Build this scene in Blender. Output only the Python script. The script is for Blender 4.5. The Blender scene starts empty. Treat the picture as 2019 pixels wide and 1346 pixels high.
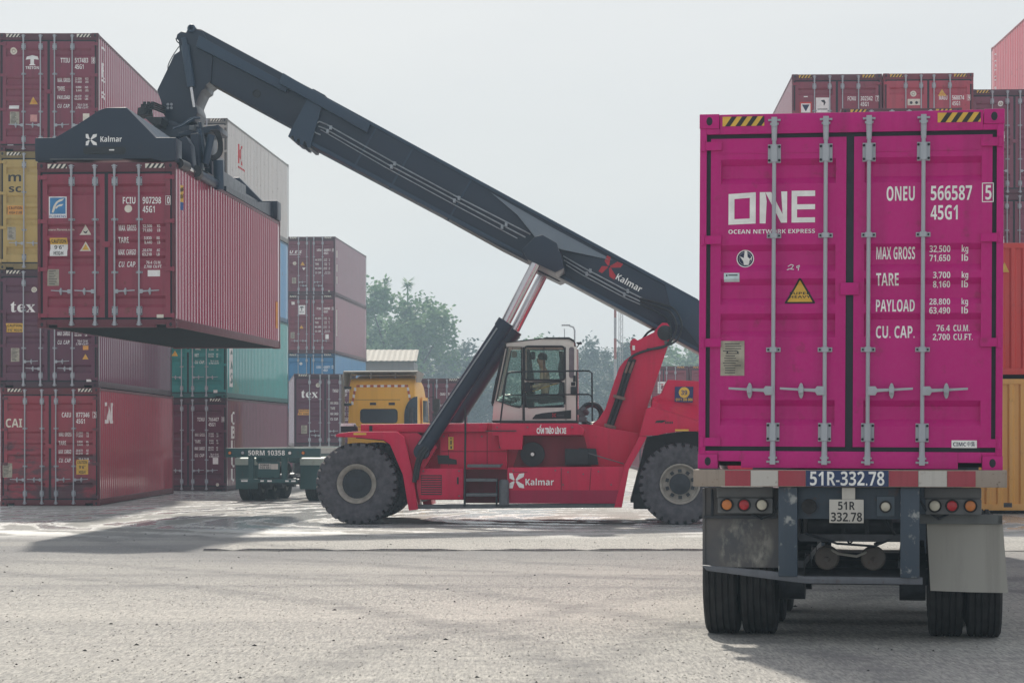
import bpy, bmesh, math, random
from mathutils import Vector, Matrix
R = math.radians
S = bpy.context.scene
COL = S.collection

# ------------------------------------------------------------ camera, sky, sun, exposure
F = 4500.0; CX = 1009.5; HY = 860.0; CH = 1.70            # focal length in photo pixels, horizon row, eye height
cam = bpy.data.cameras.new('camera'); co = bpy.data.objects.new('camera', cam); COL.objects.link(co)
cam.sensor_width = 36; cam.lens = F / 2019 * 36; cam.clip_start = 0.2; cam.clip_end = 2000
cam.shift_y = (HY - 673) / 2019; cam.shift_x = 0
co.location = (0, 0, CH); co.rotation_euler = (R(90), 0, 0); S.camera = co

SUN_AZ = -10.0; SUN_EL = 46.5
w = bpy.data.worlds.new('World'); S.world = w; w.use_nodes = True
nt = w.node_tree; nt.nodes.clear()
sky = nt.nodes.new('ShaderNodeTexSky'); sky.sky_type = 'NISHITA'; sky.sun_disc = False
sky.sun_elevation = R(SUN_EL); sky.sun_rotation = R(SUN_AZ); sky.dust_density = 4.0; sky.air_density = 1.2
mixn = nt.nodes.new('ShaderNodeMix'); mixn.data_type = 'RGBA'; mixn.inputs[0].default_value = 0.88
mixn.inputs[7].default_value = (2.60, 3.08, 3.62, 1)          # thin high cloud veil over the blue
tcw = nt.nodes.new('ShaderNodeTexCoord'); mpw = nt.nodes.new('ShaderNodeMapping'); mpw.inputs['Scale'].default_value = (1.6, 1.6, 6.0); nzw = nt.nodes.new('ShaderNodeTexNoise'); nzw.inputs['Scale'].default_value = 1.5; nzw.inputs['Detail'].default_value = 5; nzw.inputs['Roughness'].default_value = 0.5
nt.links.new(tcw.outputs['Generated'], mpw.inputs[0]); nt.links.new(mpw.outputs[0], nzw.inputs['Vector'])
veil = nt.nodes.new('ShaderNodeMix'); veil.data_type = 'RGBA'; veil.inputs[6].default_value = (3.24, 3.38, 3.55, 1); veil.inputs[7].default_value = (3.72, 3.77, 3.82, 1)
mrw = nt.nodes.new('ShaderNodeMapRange'); mrw.inputs[1].default_value = 0.35; mrw.inputs[2].default_value = 0.65
nt.links.new(nzw.outputs[0], mrw.inputs[0]); nt.links.new(mrw.outputs[0], veil.inputs[0]); nt.links.new(veil.outputs[2], mixn.inputs[7])
bg = nt.nodes.new('ShaderNodeBackground'); bg.inputs[1].default_value = 0.10
wo = nt.nodes.new('ShaderNodeOutputWorld')
nt.links.new(sky.outputs[0], mixn.inputs[6]); nt.links.new(mixn.outputs[2], bg.inputs[0]); nt.links.new(bg.outputs[0], wo.inputs[0])

sl = bpy.data.lights.new('sun', 'SUN'); sl.energy = 2.65; sl.angle = R(2.2); sl.color = (1.0, 0.93, 0.82)
so = bpy.data.objects.new('sun', sl); COL.objects.link(so); so.location = (-30, 60, 50)
sd = Vector((math.sin(R(SUN_AZ)) * math.cos(R(SUN_EL)), math.cos(R(SUN_AZ)) * math.cos(R(SUN_EL)), math.sin(R(SUN_EL))))
so.rotation_euler = sd.to_track_quat('Z', 'Y').to_euler()
vs = S.view_settings; vs.view_transform = 'Standard'; vs.look = 'None'; vs.exposure = 0.86; vs.gamma = 1.0; vs.use_curve_mapping = False
S.render.engine = 'CYCLES'; S.cycles.volume_bounces = 1; S.cycles.max_bounces = 8; S.cycles.transparent_max_bounces = 16
HAZE_D = 0.0009

# ------------------------------------------------------------ materials
def srgb(r, g, b):
    f = lambda c: (c/255/12.92) if c/255 <= 0.04045 else ((c/255+0.055)/1.055)**2.4
    return (f(r), f(g), f(b))
def nodes(name):
    m = bpy.data.materials.new(name); m.use_nodes = True; t = m.node_tree; t.nodes.clear()
    o = t.nodes.new('ShaderNodeOutputMaterial'); b = t.nodes.new('ShaderNodeBsdfPrincipled')
    t.links.new(b.outputs[0], o.inputs[0]); return m, t, b, o
def math_n(t, op, a, b=None, clamp=False):
    n = t.nodes.new('ShaderNodeMath'); n.operation = op; n.use_clamp = clamp
    for i, v in enumerate((a, b)):
        if v is None: continue
        if isinstance(v, (int, float)): n.inputs[i].default_value = v
        else: t.links.new(v, n.inputs[i])
    return n.outputs[0]
def mixc(t, fac, a, b, mode='MIX'):
    n = t.nodes.new('ShaderNodeMix'); n.data_type = 'RGBA'; n.blend_type = mode
    for i, v in ((0, fac), (6, a), (7, b)):
        if isinstance(v, (int, float)): n.inputs[i].default_value = v
        elif isinstance(v, tuple): n.inputs[i].default_value = (*v[:3], 1)
        else: t.links.new(v, n.inputs[i])
    return n.outputs[2]
def ramp(t, x, lo, hi):
    n = t.nodes.new('ShaderNodeMapRange'); n.inputs[1].default_value = lo; n.inputs[2].default_value = hi
    t.links.new(x, n.inputs[0]); return n.outputs[0]
def coords(t, scale=(1, 1, 1), rnd=True):
    c = t.nodes.new('ShaderNodeTexCoord'); v = c.outputs['Object']
    if rnd:
        oi = t.nodes.new('ShaderNodeObjectInfo'); a = t.nodes.new('ShaderNodeVectorMath'); a.operation = 'ADD'
        m = math_n(t, 'MULTIPLY', oi.outputs['Random'], 57.0)
        cb = t.nodes.new('ShaderNodeCombineXYZ')
        for i in range(3): t.links.new(m, cb.inputs[i])
        t.links.new(v, a.inputs[0]); t.links.new(cb.outputs[0], a.inputs[1]); v = a.outputs[0]
    mp = t.nodes.new('ShaderNodeMapping'); mp.inputs['Scale'].default_value = scale
    t.links.new(v, mp.inputs[0]); return mp.outputs[0]
def noise(t, vec, scale, detail=4, rough=0.55):
    n = t.nodes.new('ShaderNodeTexNoise'); n.inputs['Scale'].default_value = scale; n.inputs['Detail'].default_value = detail
    n.inputs['Roughness'].default_value = rough; t.links.new(vec, n.inputs['Vector']); return n.outputs[0]
def bump(t, b, h, strength, dist=0.01):
    n = t.nodes.new('ShaderNodeBump'); n.inputs['Strength'].default_value = strength; n.inputs['Distance'].default_value = dist
    t.links.new(h, n.inputs['Height']); t.links.new(n.outputs[0], b.inputs['Normal'])
_mc = {}
def paint(name, col, rough=0.45, dirt=0.35, rust=0.25, fade=0.25, metal=0.0, spec=0.5, scale=1.0, coat=0.0, scuff=0.0, grime=0.0):
    """weathered paint: sun-faded patches, vertical rain streaks, rust specks"""
    if name in _mc: return _mc[name]
    m, t, b, o = nodes(name)
    v = coords(t, (scale, scale, scale)); vs_ = coords(t, (7*scale, 7*scale, 0.35*scale))
    n1 = noise(t, v, 0.9, 5); n2 = noise(t, vs_, 1.0, 5); n3 = noise(t, v, 6.0, 6, 0.65); n4 = noise(t, v, 28.0, 3)
    g = sum(col)/3
    pale = tuple(min(1, c*0.72 + 0.28*(g*1.25+0.10)) for c in col)
    dark = tuple(c*0.5 + 0.012 for c in col)
    c = mixc(t, math_n(t, 'MULTIPLY', ramp(t, n1, 0.38, 0.72), fade), tuple(col), pale)
    c = mixc(t, math_n(t, 'MULTIPLY', ramp(t, n2, 0.5, 0.75), dirt), c, dark)
    c = mixc(t, math_n(t, 'MULTIPLY', ramp(t, n4, 0.3, 0.8), 0.12), c, pale)
    if rust > 0:
        c = mixc(t, math_n(t, 'MULTIPLY', ramp(t, n3, 0.60, 0.70), rust), c, (0.10, 0.045, 0.025))
    if grime > 0:
        sz = t.nodes.new('ShaderNodeSeparateXYZ'); tcg = t.nodes.new('ShaderNodeTexCoord'); t.links.new(tcg.outputs['Object'], sz.inputs[0])
        gm = math_n(t, 'ADD', noise(t, coords(t, (1.2, 1.2, 3.2)), 1.3, 6, 0.65), math_n(t, 'MULTIPLY', math_n(t, 'SUBTRACT', 1.15, sz.outputs[2]), 0.13))
        c = mixc(t, math_n(t, 'MULTIPLY', ramp(t, gm, 0.52, 0.62), grime), c, (0.045, 0.035, 0.045))
    if scuff > 0: c = mixc(t, math_n(t, 'MULTIPLY', ramp(t, noise(t, v, 3.2, 6, 0.6), 0.56, 0.64), scuff), c, (0.40, 0.41, 0.39))
    if coat > 0: b.inputs['Coat Weight'].default_value = coat; b.inputs['Coat Roughness'].default_value = 0.09
    t.links.new(c, b.inputs['Base Color'])
    t.links.new(math_n(t, 'ADD', math_n(t, 'MULTIPLY', n3, 0.25), rough - 0.12), b.inputs['Roughness'])
    b.inputs['Metallic'].default_value = metal; b.inputs['Specular IOR Level'].default_value = spec
    bump(t, b, n1, 0.08, 0.03)
    _mc[name] = m; return m
def plain(name, col, rough=0.6, metal=0.0, var=0.2, spec=0.5):
    if name in _mc: return _mc[name]
    m, t, b, o = nodes(name); v = coords(t)
    n = noise(t, v, 9, 5)
    c = mixc(t, ramp(t, n, 0.3, 0.7), tuple(x*(1-var) for x in col), tuple(min(1, x*(1+var)) for x in col))
    t.links.new(c, b.inputs['Base Color']); b.inputs['Roughness'].default_value = rough; b.inputs['Metallic'].default_value = metal
    b.inputs['Specular IOR Level'].default_value = spec
    _mc[name] = m; return m
def glass(name, tint=(0.8, 0.9, 0.85), op=0.25):
    if name in _mc: return _mc[name]
    m, t, b, o = nodes(name)
    tr = t.nodes.new('ShaderNodeBsdfTransparent'); tr.inputs[0].default_value = (*tint, 1)
    b.inputs['Base Color'].default_value = (0.25, 0.32, 0.30, 1); b.inputs['Roughness'].default_value = 0.06
    fr = t.nodes.new('ShaderNodeFresnel'); fr.inputs[0].default_value = 1.45
    f = math_n(t, 'ADD', fr.outputs[0], op, True)
    mx = t.nodes.new('ShaderNodeMixShader'); t.links.new(f, mx.inputs[0]); t.links.new(tr.outputs[0], mx.inputs[1]); t.links.new(b.outputs[0], mx.inputs[2])
    t.links.new(mx.outputs[0], o.inputs[0]); _mc[name] = m; return m

WHITE = plain('white_marking_paint', (0.86, 0.86, 0.84), 0.5, 0, 0.12)
CREAM = plain('cream_marking_paint', (0.74, 0.70, 0.60), 0.5, 0, 0.12)
BLACK = plain('black_marking', (0.02, 0.02, 0.022), 0.5)
YELLOW = plain('yellow_sticker', (0.72, 0.44, 0.06), 0.45, 0, 0.12)
ORANGE = plain('orange_sticker', (0.75, 0.36, 0.07), 0.45, 0, 0.12)
REDM = plain('red_marking', (0.55, 0.03, 0.03), 0.45)
PAPER = plain('weathered_plate', (0.38, 0.35, 0.28), 0.5, 0.2, 0.3)
BLUEM = plain('blue_marking', (0.03, 0.10, 0.32), 0.45)
NAVY = plain('navy_marking', (0.012, 0.02, 0.07), 0.5)
PALEBLUE = plain('pale_blue_sticker', (0.55, 0.68, 0.70), 0.5)
GALV = paint('galvanised_steel', (0.40, 0.43, 0.47), 0.5, 0.35, 0.10, 0.2, 0.1)
GASKET = plain('rubber_gasket', (0.016, 0.021, 0.030), 0.7)
RUBBER = plain('tyre_rubber', (0.030, 0.029, 0.030), 0.88, 0, 0.35, 0.3)
DUSTY = plain('dusty_tyre_rubber', (0.085, 0.080, 0.090), 0.9, 0, 0.35, 0.3)
STEEL = plain('dark_steel', (0.05, 0.055, 0.065), 0.5, 0.4, 0.3)
CHROME = plain('chrome_rod', (0.62, 0.60, 0.60), 0.18, 0.9, 0.05)
RIM = plain('grey_rim', (0.16, 0.15, 0.13), 0.6, 0.2, 0.3)
LAMP_O = plain('orange_lamp_lens', (0.60, 0.20, 0.05), 0.25, 0, 0.15)
LAMP_R = plain('red_lamp_lens', (0.45, 0.02, 0.03), 0.22, 0, 0.15)
LAMP_W = plain('clear_lamp_lens', (0.55, 0.52, 0.42), 0.22, 0, 0.15)

# ------------------------------------------------------------ mesh helpers
class MB:
    def __init__(s): s.v = []; s.f = []; s.m = []; s.mi = 0
    def add(s, vs, fs):
        k = len(s.v); s.v += [tuple(p) for p in vs]
        s.f += [tuple(i + k for i in f) for f in fs]; s.m += [s.mi]*len(fs); return s
    def mat(s, i): s.mi = i; return s
    def box(s, x0, x1, y0, y1, z0, z1, M=None):
        vs = [Vector((x, y, z)) for x in (x0, x1) for y in (y0, y1) for z in (z0, z1)]
        if M: vs = [M @ p for p in vs]
        return s.add(vs, [(0,1,3,2), (4,6,7,5), (0,4,5,1), (2,3,7,6), (0,2,6,4), (1,5,7,3)])
    def prism(s, poly, c0, c1):
        """poly in (x, z), extruded along y from c0 to c1"""
        n = len(poly)
        vs = [(x, c0, z) for x, z in poly] + [(x, c1, z) for x, z in poly]
        return s.add(vs, [tuple(range(n)), tuple(range(2*n-1, n-1, -1))] + [(i, i+n, (i+1) % n + n, (i+1) % n) for i in range(n)])
    def flat(s, poly, y): return s.add([(x, y, z) for x, z in poly], [tuple(range(len(poly)))])
    def cyl(s, p0, p1, r0, r1=None, n=12):
        r1 = r0 if r1 is None else r1
        p0 = Vector(p0); p1 = Vector(p1); q = (p1-p0).to_track_quat('Z', 'Y')
        vs = [p + q @ Vector((r*math.cos(2*math.pi*i/n), r*math.sin(2*math.pi*i/n), 0)) for p, r in ((p0, r0), (p1, r1)) for i in range(n)]
        return s.add(vs, [(i, (i+1) % n, (i+1) % n+n, i+n) for i in range(n)] + [tuple(range(n-1, -1, -1)), tuple(range(n, 2*n))])
    def tube(s, pts, r, n=8, closed=False):
        pts = [Vector(p) for p in pts]; rings = []; N = len(pts)
        for i, p in enumerate(pts):
            a = pts[i-1] if i or closed else p; b = pts[(i+1) % N] if i < N-1 or closed else p
            q = (b-a).to_track_quat('Z', 'Y'); rr = r[i] if isinstance(r, (list, tuple)) else r
            rings.append([p + q @ Vector((rr*math.cos(2*math.pi*k/n), rr*math.sin(2*math.pi*k/n), 0)) for k in range(n)])
        # keep rings aligned
        for i in range(1, N):
            best = min(range(n), key=lambda o: (rings[i][o]-rings[i-1][0]).length)
            rings[i] = rings[i][best:] + rings[i][:best]
        vs = [p for g in rings for p in g]; fs = []
        for i in range(N if closed else N-1):
            for k in range(n):
                j = (i+1) % N; fs.append((i*n+k, i*n+(k+1) % n, j*n+(k+1) % n, j*n+k))
        if not closed: fs += [tuple(range(n-1, -1, -1)), tuple(range((N-1)*n, N*n))]
        return s.add(vs, fs)
    def lathe(s, prof, n=32, axis='y', c=(0, 0, 0), closed=False, caps=True):
        """prof: list of (radius, position along the axis)"""
        vs = []
        for r, a in prof:
            for k in range(n):
                u = r*math.cos(2*math.pi*k/n); v = r*math.sin(2*math.pi*k/n)
                p = {'y': (u, a, v), 'x': (a, u, v), 'z': (u, v, a)}[axis]
                vs.append((p[0]+c[0], p[1]+c[1], p[2]+c[2]))
        fs = []; N = len(prof)
        for i in range(N if closed else N-1):
            j = (i+1) % N
            for k in range(n): fs.append((i*n+k, i*n+(k+1) % n, j*n+(k+1) % n, j*n+k))
        if not closed and caps:
            if prof[0][0] > 1e-4: fs.append(tuple(range(n)))
            if prof[-1][0] > 1e-4: fs.append(tuple(range(N*n-1, (N-1)*n-1, -1)))
        return s.add(vs, fs)
    def text(s, st, x, z, h, w=None, y=0.0, align='L', bold=0.0, rot=0.0, slant=0.0):
        """lettering in the xz plane facing -y; h cap height, w full width; z is the baseline"""
        if st.isascii(): st = ''.join(chr(0x1D5D4+ord(q)-65) if 'A' <= q <= 'Z' else chr(0x1D5EE+ord(q)-97) if 'a' <= q <= 'z' else chr(0x1D7EC+ord(q)-48) if q.isdigit() else q for q in st); bold = 0.0
        c = bpy.data.curves.new('lettering', 'FONT'); c.body = st; c.offset = bold; c.fill_mode = 'FRONT'; c.resolution_u = 2
        o = bpy.data.objects.new('lettering', c); m = bpy.data.meshes.new_from_object(o)
        if len(m.vertices):
            xs = [v.co.x for v in m.vertices]; lo, hi = min(xs), max(xs); k = h/0.714; kx = (w/(hi-lo)) if w else k
            W = (hi-lo)*kx; ox = {'L': 0, 'C': -W/2, 'R': -W}[align]; ca, sa = math.cos(rot), math.sin(rot)
            vs = []
            for v in m.vertices:
                a = (v.co.x-lo)*kx + ox + slant*v.co.y*k; b_ = v.co.y*k
                vs.append((x + a*ca - b_*sa, y, z + a*sa + b_*ca))
            s.add(vs, [tuple(p.vertices) for p in m.polygons])
        bpy.data.meshes.remove(m); bpy.data.objects.remove(o); bpy.data.curves.remove(c); return s
    def mesh(s, name, bevel=0.0, smooth=30.0, drape=None, M=None):
        bm = bmesh.new()
        vs = [bm.verts.new(p) for p in s.v]
        for f, mi in zip(s.f, s.m):
            try:
                q = bm.faces.new([vs[i] for i in f]); q.material_index = mi
            except ValueError: pass
        if drape: drape(bm)
        else: bmesh.ops.recalc_face_normals(bm, faces=bm.faces[:])
        if M: bmesh.ops.transform(bm, matrix=M, verts=bm.verts[:])
        if bevel:
            es = [e for e in bm.edges if len(e.link_faces) == 2 and e.calc_face_angle(0) > R(35)]
            bmesh.ops.bevel(bm, geom=es, offset=bevel, segments=2, profile=0.6, affect='EDGES', clamp_overlap=True)
        me = bpy.data.meshes.new(name)
        if smooth:
            for e in bm.edges: e.smooth = not (len(e.link_faces) == 2 and e.calc_face_angle(0) > R(smooth))
            for f in bm.faces: f.smooth = True
        bm.to_mesh(me); bm.free(); return me
def put(name, me, mats, parent=None, loc=None, rot=None):
    """link one mesh object; materials sit on the object so mesh data can be shared"""
    o = bpy.data.objects.new(name, me); COL.objects.link(o)
    mats = mats if isinstance(mats, (list, tuple)) else [mats]
    while len(me.materials) < len(mats): me.materials.append(None)
    for sl_, m in zip(o.material_slots, mats): sl_.link = 'OBJECT'; sl_.material = m
    if parent: o.parent = parent
    if loc: o.location = loc
    if rot: o.rotation_euler = rot
    return o
def part(name, mb, mats, parent, bevel=0.0, smooth=30.0, **k):
    return put(name, mb.mesh(name, bevel, smooth, **k), mats, parent)
def empty(name, label, cat, loc=(0, 0, 0), rz=0.0, group=None):
    o = bpy.data.objects.new(name, None); COL.objects.link(o); o.location = loc; o.rotation_euler = (0, 0, rz)
    o.empty_display_size = 0.3; tag(o, label, cat, group); return o
def tag(o, label, cat=None, group=None):
    o['label'] = label
    if cat: o['category'] = cat
    if group: o['group'] = group
    return o
def kind(o, k): o['kind'] = k; return o
def px(x, y, Y): return ((x-CX)*Y/F, CH + (HY-y)*Y/F)      # photo pixel -> (X, Z) on the plane at depth Y
def PX(x, Y): return (x-CX)*Y/F
# ------------------------------------------------------------ shipping containers
W2 = 1.219; CL = 12.192
BANDS = [(0.128, 0.199), (0.369, 0.445), (0.465, 0.539), (0.563, 0.631), (0.806, 0.879)]
def band_z(H): return sorted([(H*(1-b), H*(1-a)) for a, b in BANDS])
def door_prof(H):
    pr = [(0.182, 0.02)]
    for z0, z1 in band_z(H): pr += [(z0, 0.02), (z0+0.055, 0.066), (z1-0.05, 0.066), (z1, 0.02)]
    return pr + [(H-0.200, 0.02)]
def interp(pr, z):
    if z <= pr[0][0]: return pr[0][1]
    for (a, ya), (b, yb) in zip(pr, pr[1:]):
        if z <= b: return ya + (yb-ya)*(z-a)/(b-a) if b > a else yb
    return pr[-1][1]
def corr_prof():
    p = 0.278; y = 0.16; pr = [(y, 0.0)]
    while y + p < CL - 0.12:
        pr += [(y+0.07, 0.0), (y+0.138, 0.036), (y+0.210, 0.036), (y+0.278, 0.0)]; y += p
    return pr + [(CL-0.16, 0.0)]
CORR = corr_prof()
def drape_door(H, off=0.003):
    pr = door_prof(H)
    def f(bm):
        zs = [v.co.z for v in bm.verts]
        for z, _ in pr:
            if min(zs) < z < max(zs):
                bmesh.ops.bisect_plane(bm, geom=bm.verts[:]+bm.edges[:]+bm.faces[:], plane_co=(0, 0, z), plane_no=(0, 0, 1))
        for v in bm.verts: v.co.y = interp(pr, v.co.z) + v.co.y - off
        for q in bm.faces:
            q.normal_update()
            if q.normal.y > 0: q.normal_flip()
    return f
def drape_side(side, off=0.004):
    """flat lettering given in (y, z) as (x, z) -> laid on the corrugation of the side panel"""
    def f(bm):
        xs = [v.co.x for v in bm.verts]
        for y, _ in CORR:
            if min(xs) < y < max(xs):
                bmesh.ops.bisect_plane(bm, geom=bm.verts[:]+bm.edges[:]+bm.faces[:], plane_co=(y, 0, 0), plane_no=(1, 0, 0))
        for v in bm.verts:
            y = v.co.x; v.co = Vector((side*(W2-0.006-interp(CORR, y)+off), y, v.co.z))
        for q in bm.faces:
            q.normal_update()
            if q.normal.x*side < 0: q.normal_flip()
    return f
_cm = {}
def cmesh(key, fn, **k):
    if key not in _cm: _cm[key] = fn().mesh(key[0], **k)
    return _cm[key]
def frame_mb(H):
    b = MB()
    for s in (-1, 1):
        b.box(s*W2, s*(W2-0.055), 0.0, 0.12, 0.118, H-0.118)
        b.box(s*W2, s*(W2-0.10), CL-0.11, CL, 0.118, H-0.118)
        b.box(s*(W2-0.002), s*(W2-0.062), 0.12, CL-0.11, H-0.075, H-0.012)
        b.box(s*(W2-0.003), s*(W2-0.05), 0.178, CL-0.178, 0.018, 0.165)
    b.box(-W2+0.162, W2-0.162, 0.002, 0.10, H-0.165, H-0.004)
    b.box(-W2+0.055, -W2+0.162, 0.002, 0.10, H-0.165, H-0.118); b.box(W2-0.162, W2-0.055, 0.002, 0.10, H-0.165, H-0.118)
    b.box(-0.87, 0.87, 0.002, 0.14, 0.008, 0.145); b.box(-1.057, -0.87, 0.002, 0.14, 0.06, 0.145); b.box(0.87, 1.057, 0.002, 0.14, 0.06, 0.145)
    b.box(-W2+0.055, -1.057, 0.002, 0.14, 0.118, 0.145); b.box(1.057, W2-0.055, 0.002, 0.14, 0.118, 0.145)
    b.box(-W2+0.10, W2-0.10, CL-0.08, CL-0.002, H-0.12, H-0.006); b.box(-W2+0.10, W2-0.10, CL-0.08, CL-0.002, 0.01, 0.15)
    return b
def casting_mb(sx, sy, sz):
    b = MB(); b.box(-0.081, 0.081, -0.089, 0.089, -0.059, 0.059)
    b.mat(1)
    y = -0.0925*sy if sy else 0
    n = 14; oval = [(0.030*math.cos(2*math.pi*i/n), 0.040*math.sin(2*math.pi*i/n)) for i in range(n)]
    b.prism(oval, -0.0915*sy, -0.080*sy)
    xo = [(0.040*math.cos(2*math.pi*i/n), 0.034*math.sin(2*math.pi*i/n)) for i in range(n)]
    k = len(b.v); b.add([(sx*0.0835, p, q) for p, q in xo] + [(sx*0.075, p, q) for p, q in xo],
                        [tuple(range(n)), tuple(range(2*n-1, n-1, -1))] + [(i, i+n, (i+1) % n+n, (i+1) % n) for i in range(n)])
    return b
def side_mb(H, s):
    b = MB(); z0, z1 = 0.160, H-0.07
    vs = []; fs = []
    for y, d in CORR:
        x = s*(W2-0.006-d); vs += [(x, y, z0), (x, y, z1), (x-s*0.004, y, z0), (x-s*0.004, y, z1)]
    for i in range(len(CORR)-1):
        a = i*4; fs += [(a, a+1, a+5, a+4), (a+2, a+6, a+7, a+3)]
    b.add(vs, fs); b.box(s*(W2-0.006), s*(W2-0.02), 0.12, 0.16, z0, z1); b.box(s*(W2-0.006), s*(W2-0.02), CL-0.16, CL-0.11, z0, z1)
    return b
def end_mb(H):
    b = MB(); z0, z1 = 0.15, H-0.12; pr = []; x = -W2+0.10; n = 9; p = (2*W2-0.20)/n
    for i in range(n):
        q = x+i*p; pr += [(q, 0.0), (q+p*0.30, 0.0), (q+p*0.45, 0.045), (q+p*0.85, 0.045)]
    pr.append((W2-0.10, 0.0))
    vs = []; fs = []
    for q, d in pr: vs += [(q, CL-0.006-d, z0), (q, CL-0.006-d, z1), (q, CL-0.012-d, z0), (q, CL-0.012-d, z1)]
    for i in range(len(pr)-1): a = i*4; fs += [(a, a+4, a+5, a+1), (a+2, a+3, a+7, a+6)]
    return b.add(vs, fs)
def roof_mb(H):
    b = MB(); b.box(-W2+0.062, W2-0.062, 0.10, CL-0.08, H-0.034, H-0.022)
    return b
def floor_mb(H):
    b = MB(); b.box(-W2+0.05, W2-0.05, 0.14, CL-0.08, 0.13, 0.155)
    for i in range(38): y = 0.35+i*0.31; b.box(-W2+0.05, W2-0.05, y, y+0.045, 0.02, 0.13)
    return b
def door_mb(H, s):
    """left door spans x -1.132..-0.03 ; mirrored for the right"""
    b = MB(); xa, xb = 0.031, 1.130; m = 0.085; z0, z1 = 0.182, H-0.200; pr = door_prof(H); bk = 0.076
    q = lambda x: s*x
    for a, c in ((xa, xa+m), (xb-m, xb)): b.box(q(a), q(c), 0.02, bk, z0, z1)
    vs = []; fs = []
    for z, y in pr: vs += [(q(xa+m), y, z), (q(xb-m), y, z)]
    for i in range(len(pr)-1): a = i*2; fs.append((a, a+1, a+3, a+2))
    b.add(vs, fs)
    b.box(q(xa+m), q(xb-m), 0.070, bk, z0, z1)
    # stiffening lips above and below the panel
    b.box(q(xa+m), q(xb-m), 0.016, 0.022, z1-0.125, z1-0.118)
    return b
def gasket_mb(H):
    b = MB(); a = W2-0.055; z0, z1 = 0.145, H-0.165
    b.box(-a, -1.110, 0.030, 0.095, z0, z1).box(1.110, a, 0.030, 0.095, z0, z1).box(-0.040, 0.040, 0.030, 0.095, z0, z1)
    return b.box(-1.110, -0.040, 0.030, 0.095, z0, 0.195).box(0.040, 1.110, 0.030, 0.095, z0, 0.195).box(-1.110, -0.040, 0.030, 0.095, z1-0.05, z1).box(0.040, 1.110, 0.030, 0.095, z1-0.05, z1)
BARX = (-0.612, -0.195, 0.151, 0.585)
def bar_mb(H):
    b = MB(); b.cyl((0, -0.018, 0.05), (0, -0.018, H-0.05), 0.0165, n=10)
    for z in (0.30, H-0.33):                                    # bearing brackets
        b.box(-0.052, 0.052, 0.0, 0.018, z-0.075, z+0.075); b.box(-0.024, 0.024, -0.040, 0.0, z-0.07, z+0.07)
        for sx in (-0.041, 0.041):
            b.mat(1)
            for sz in (-0.055, 0.055): b.cyl((sx, -0.007, z+sz), (sx, 0.004, z+sz), 0.011, n=6)
            b.mat(0)
    for f in (0.345, 0.665):
        z = H*(1-f); b.box(-0.058, 0.058, 0.004, 0.018, z-0.018, z+0.018); b.box(-0.026, 0.026, -0.040, 0.004, z-0.02, z+0.02); b.mat(1).cyl((-0.042, -0.003, z), (-0.042, 0.005, z), 0.009, n=6).cyl((0.042, -0.003, z), (0.042, 0.005, z), 0.009, n=6).mat(0)
    for z, d in ((0.075, -1), (H-0.075, 1)):                    # cams and keepers on header and sill
        b.box(-0.050, 0.050, -0.022, 0.001, z+d*0.008, z+d*0.024); b.box(-0.034, 0.034, -0.035, 0.0, z-d*0.024, z-d*0.008)
        b.box(-0.022, 0.022, -0.046, -0.002, z-0.038, z+0.038); b.cyl((0, -0.018, z-d*0.02), (0, -0.018, z-d*0.15), 0.025, 0.021, n=10)
    return b
def handle_mb(d):
    b = MB(); x = lambda a: d*a
    b.prism([(x(0.0), -0.036), (x(0.06), -0.038), (x(0.075), -0.012), (x(0.24), 0.0), (x(0.36), 0.008), (x(0.36), 0.026), (x(0.24), 0.02), (x(0.075), 0.016), (x(0.06), 0.036), (x(0.0), 0.034)], -0.042, -0.024)
    n = 12; b.prism([(x(0.19)+0.021*math.cos(2*math.pi*i/n), 0.0+0.064*math.sin(2*math.pi*i/n)) for i in range(n)], -0.018, 0.012)
    b.box(x(0.170), x(0.21), -0.055, -0.018, -0.02, 0.03)
    return b
def hinge_mb():
    return MB().box(-0.075, 0.095, -0.006, 0.02, -0.034, 0.034).cyl((-0.055, -0.004, -0.042), (-0.055, -0.004, 0.042), 0.017, n=8)
def hazard_mb():
    w_, h = 0.34, 0.078; b = MB(); b.flat([(-w_/2, -h/2), (w_/2, -h/2), (w_/2, h/2), (-w_/2, h/2)], 0)
    b.mat(1)
    for i in range(4):
        x = -w_/2 + 0.02 + i*0.085
        b.flat([(x, -h/2), (x+0.042, -h/2), (x+0.042+h*0.7, h/2), (x+h*0.7, h/2)] if x+0.042+h*0.7 < w_/2 else [(x, -h/2), (min(w_/2, x+0.042), -h/2), (w_/2, (w_/2-x-0.042)/0.7-h/2), (w_/2, h/2), (min(w_/2, x+h*0.7), h/2)], -0.001)
    return b
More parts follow.
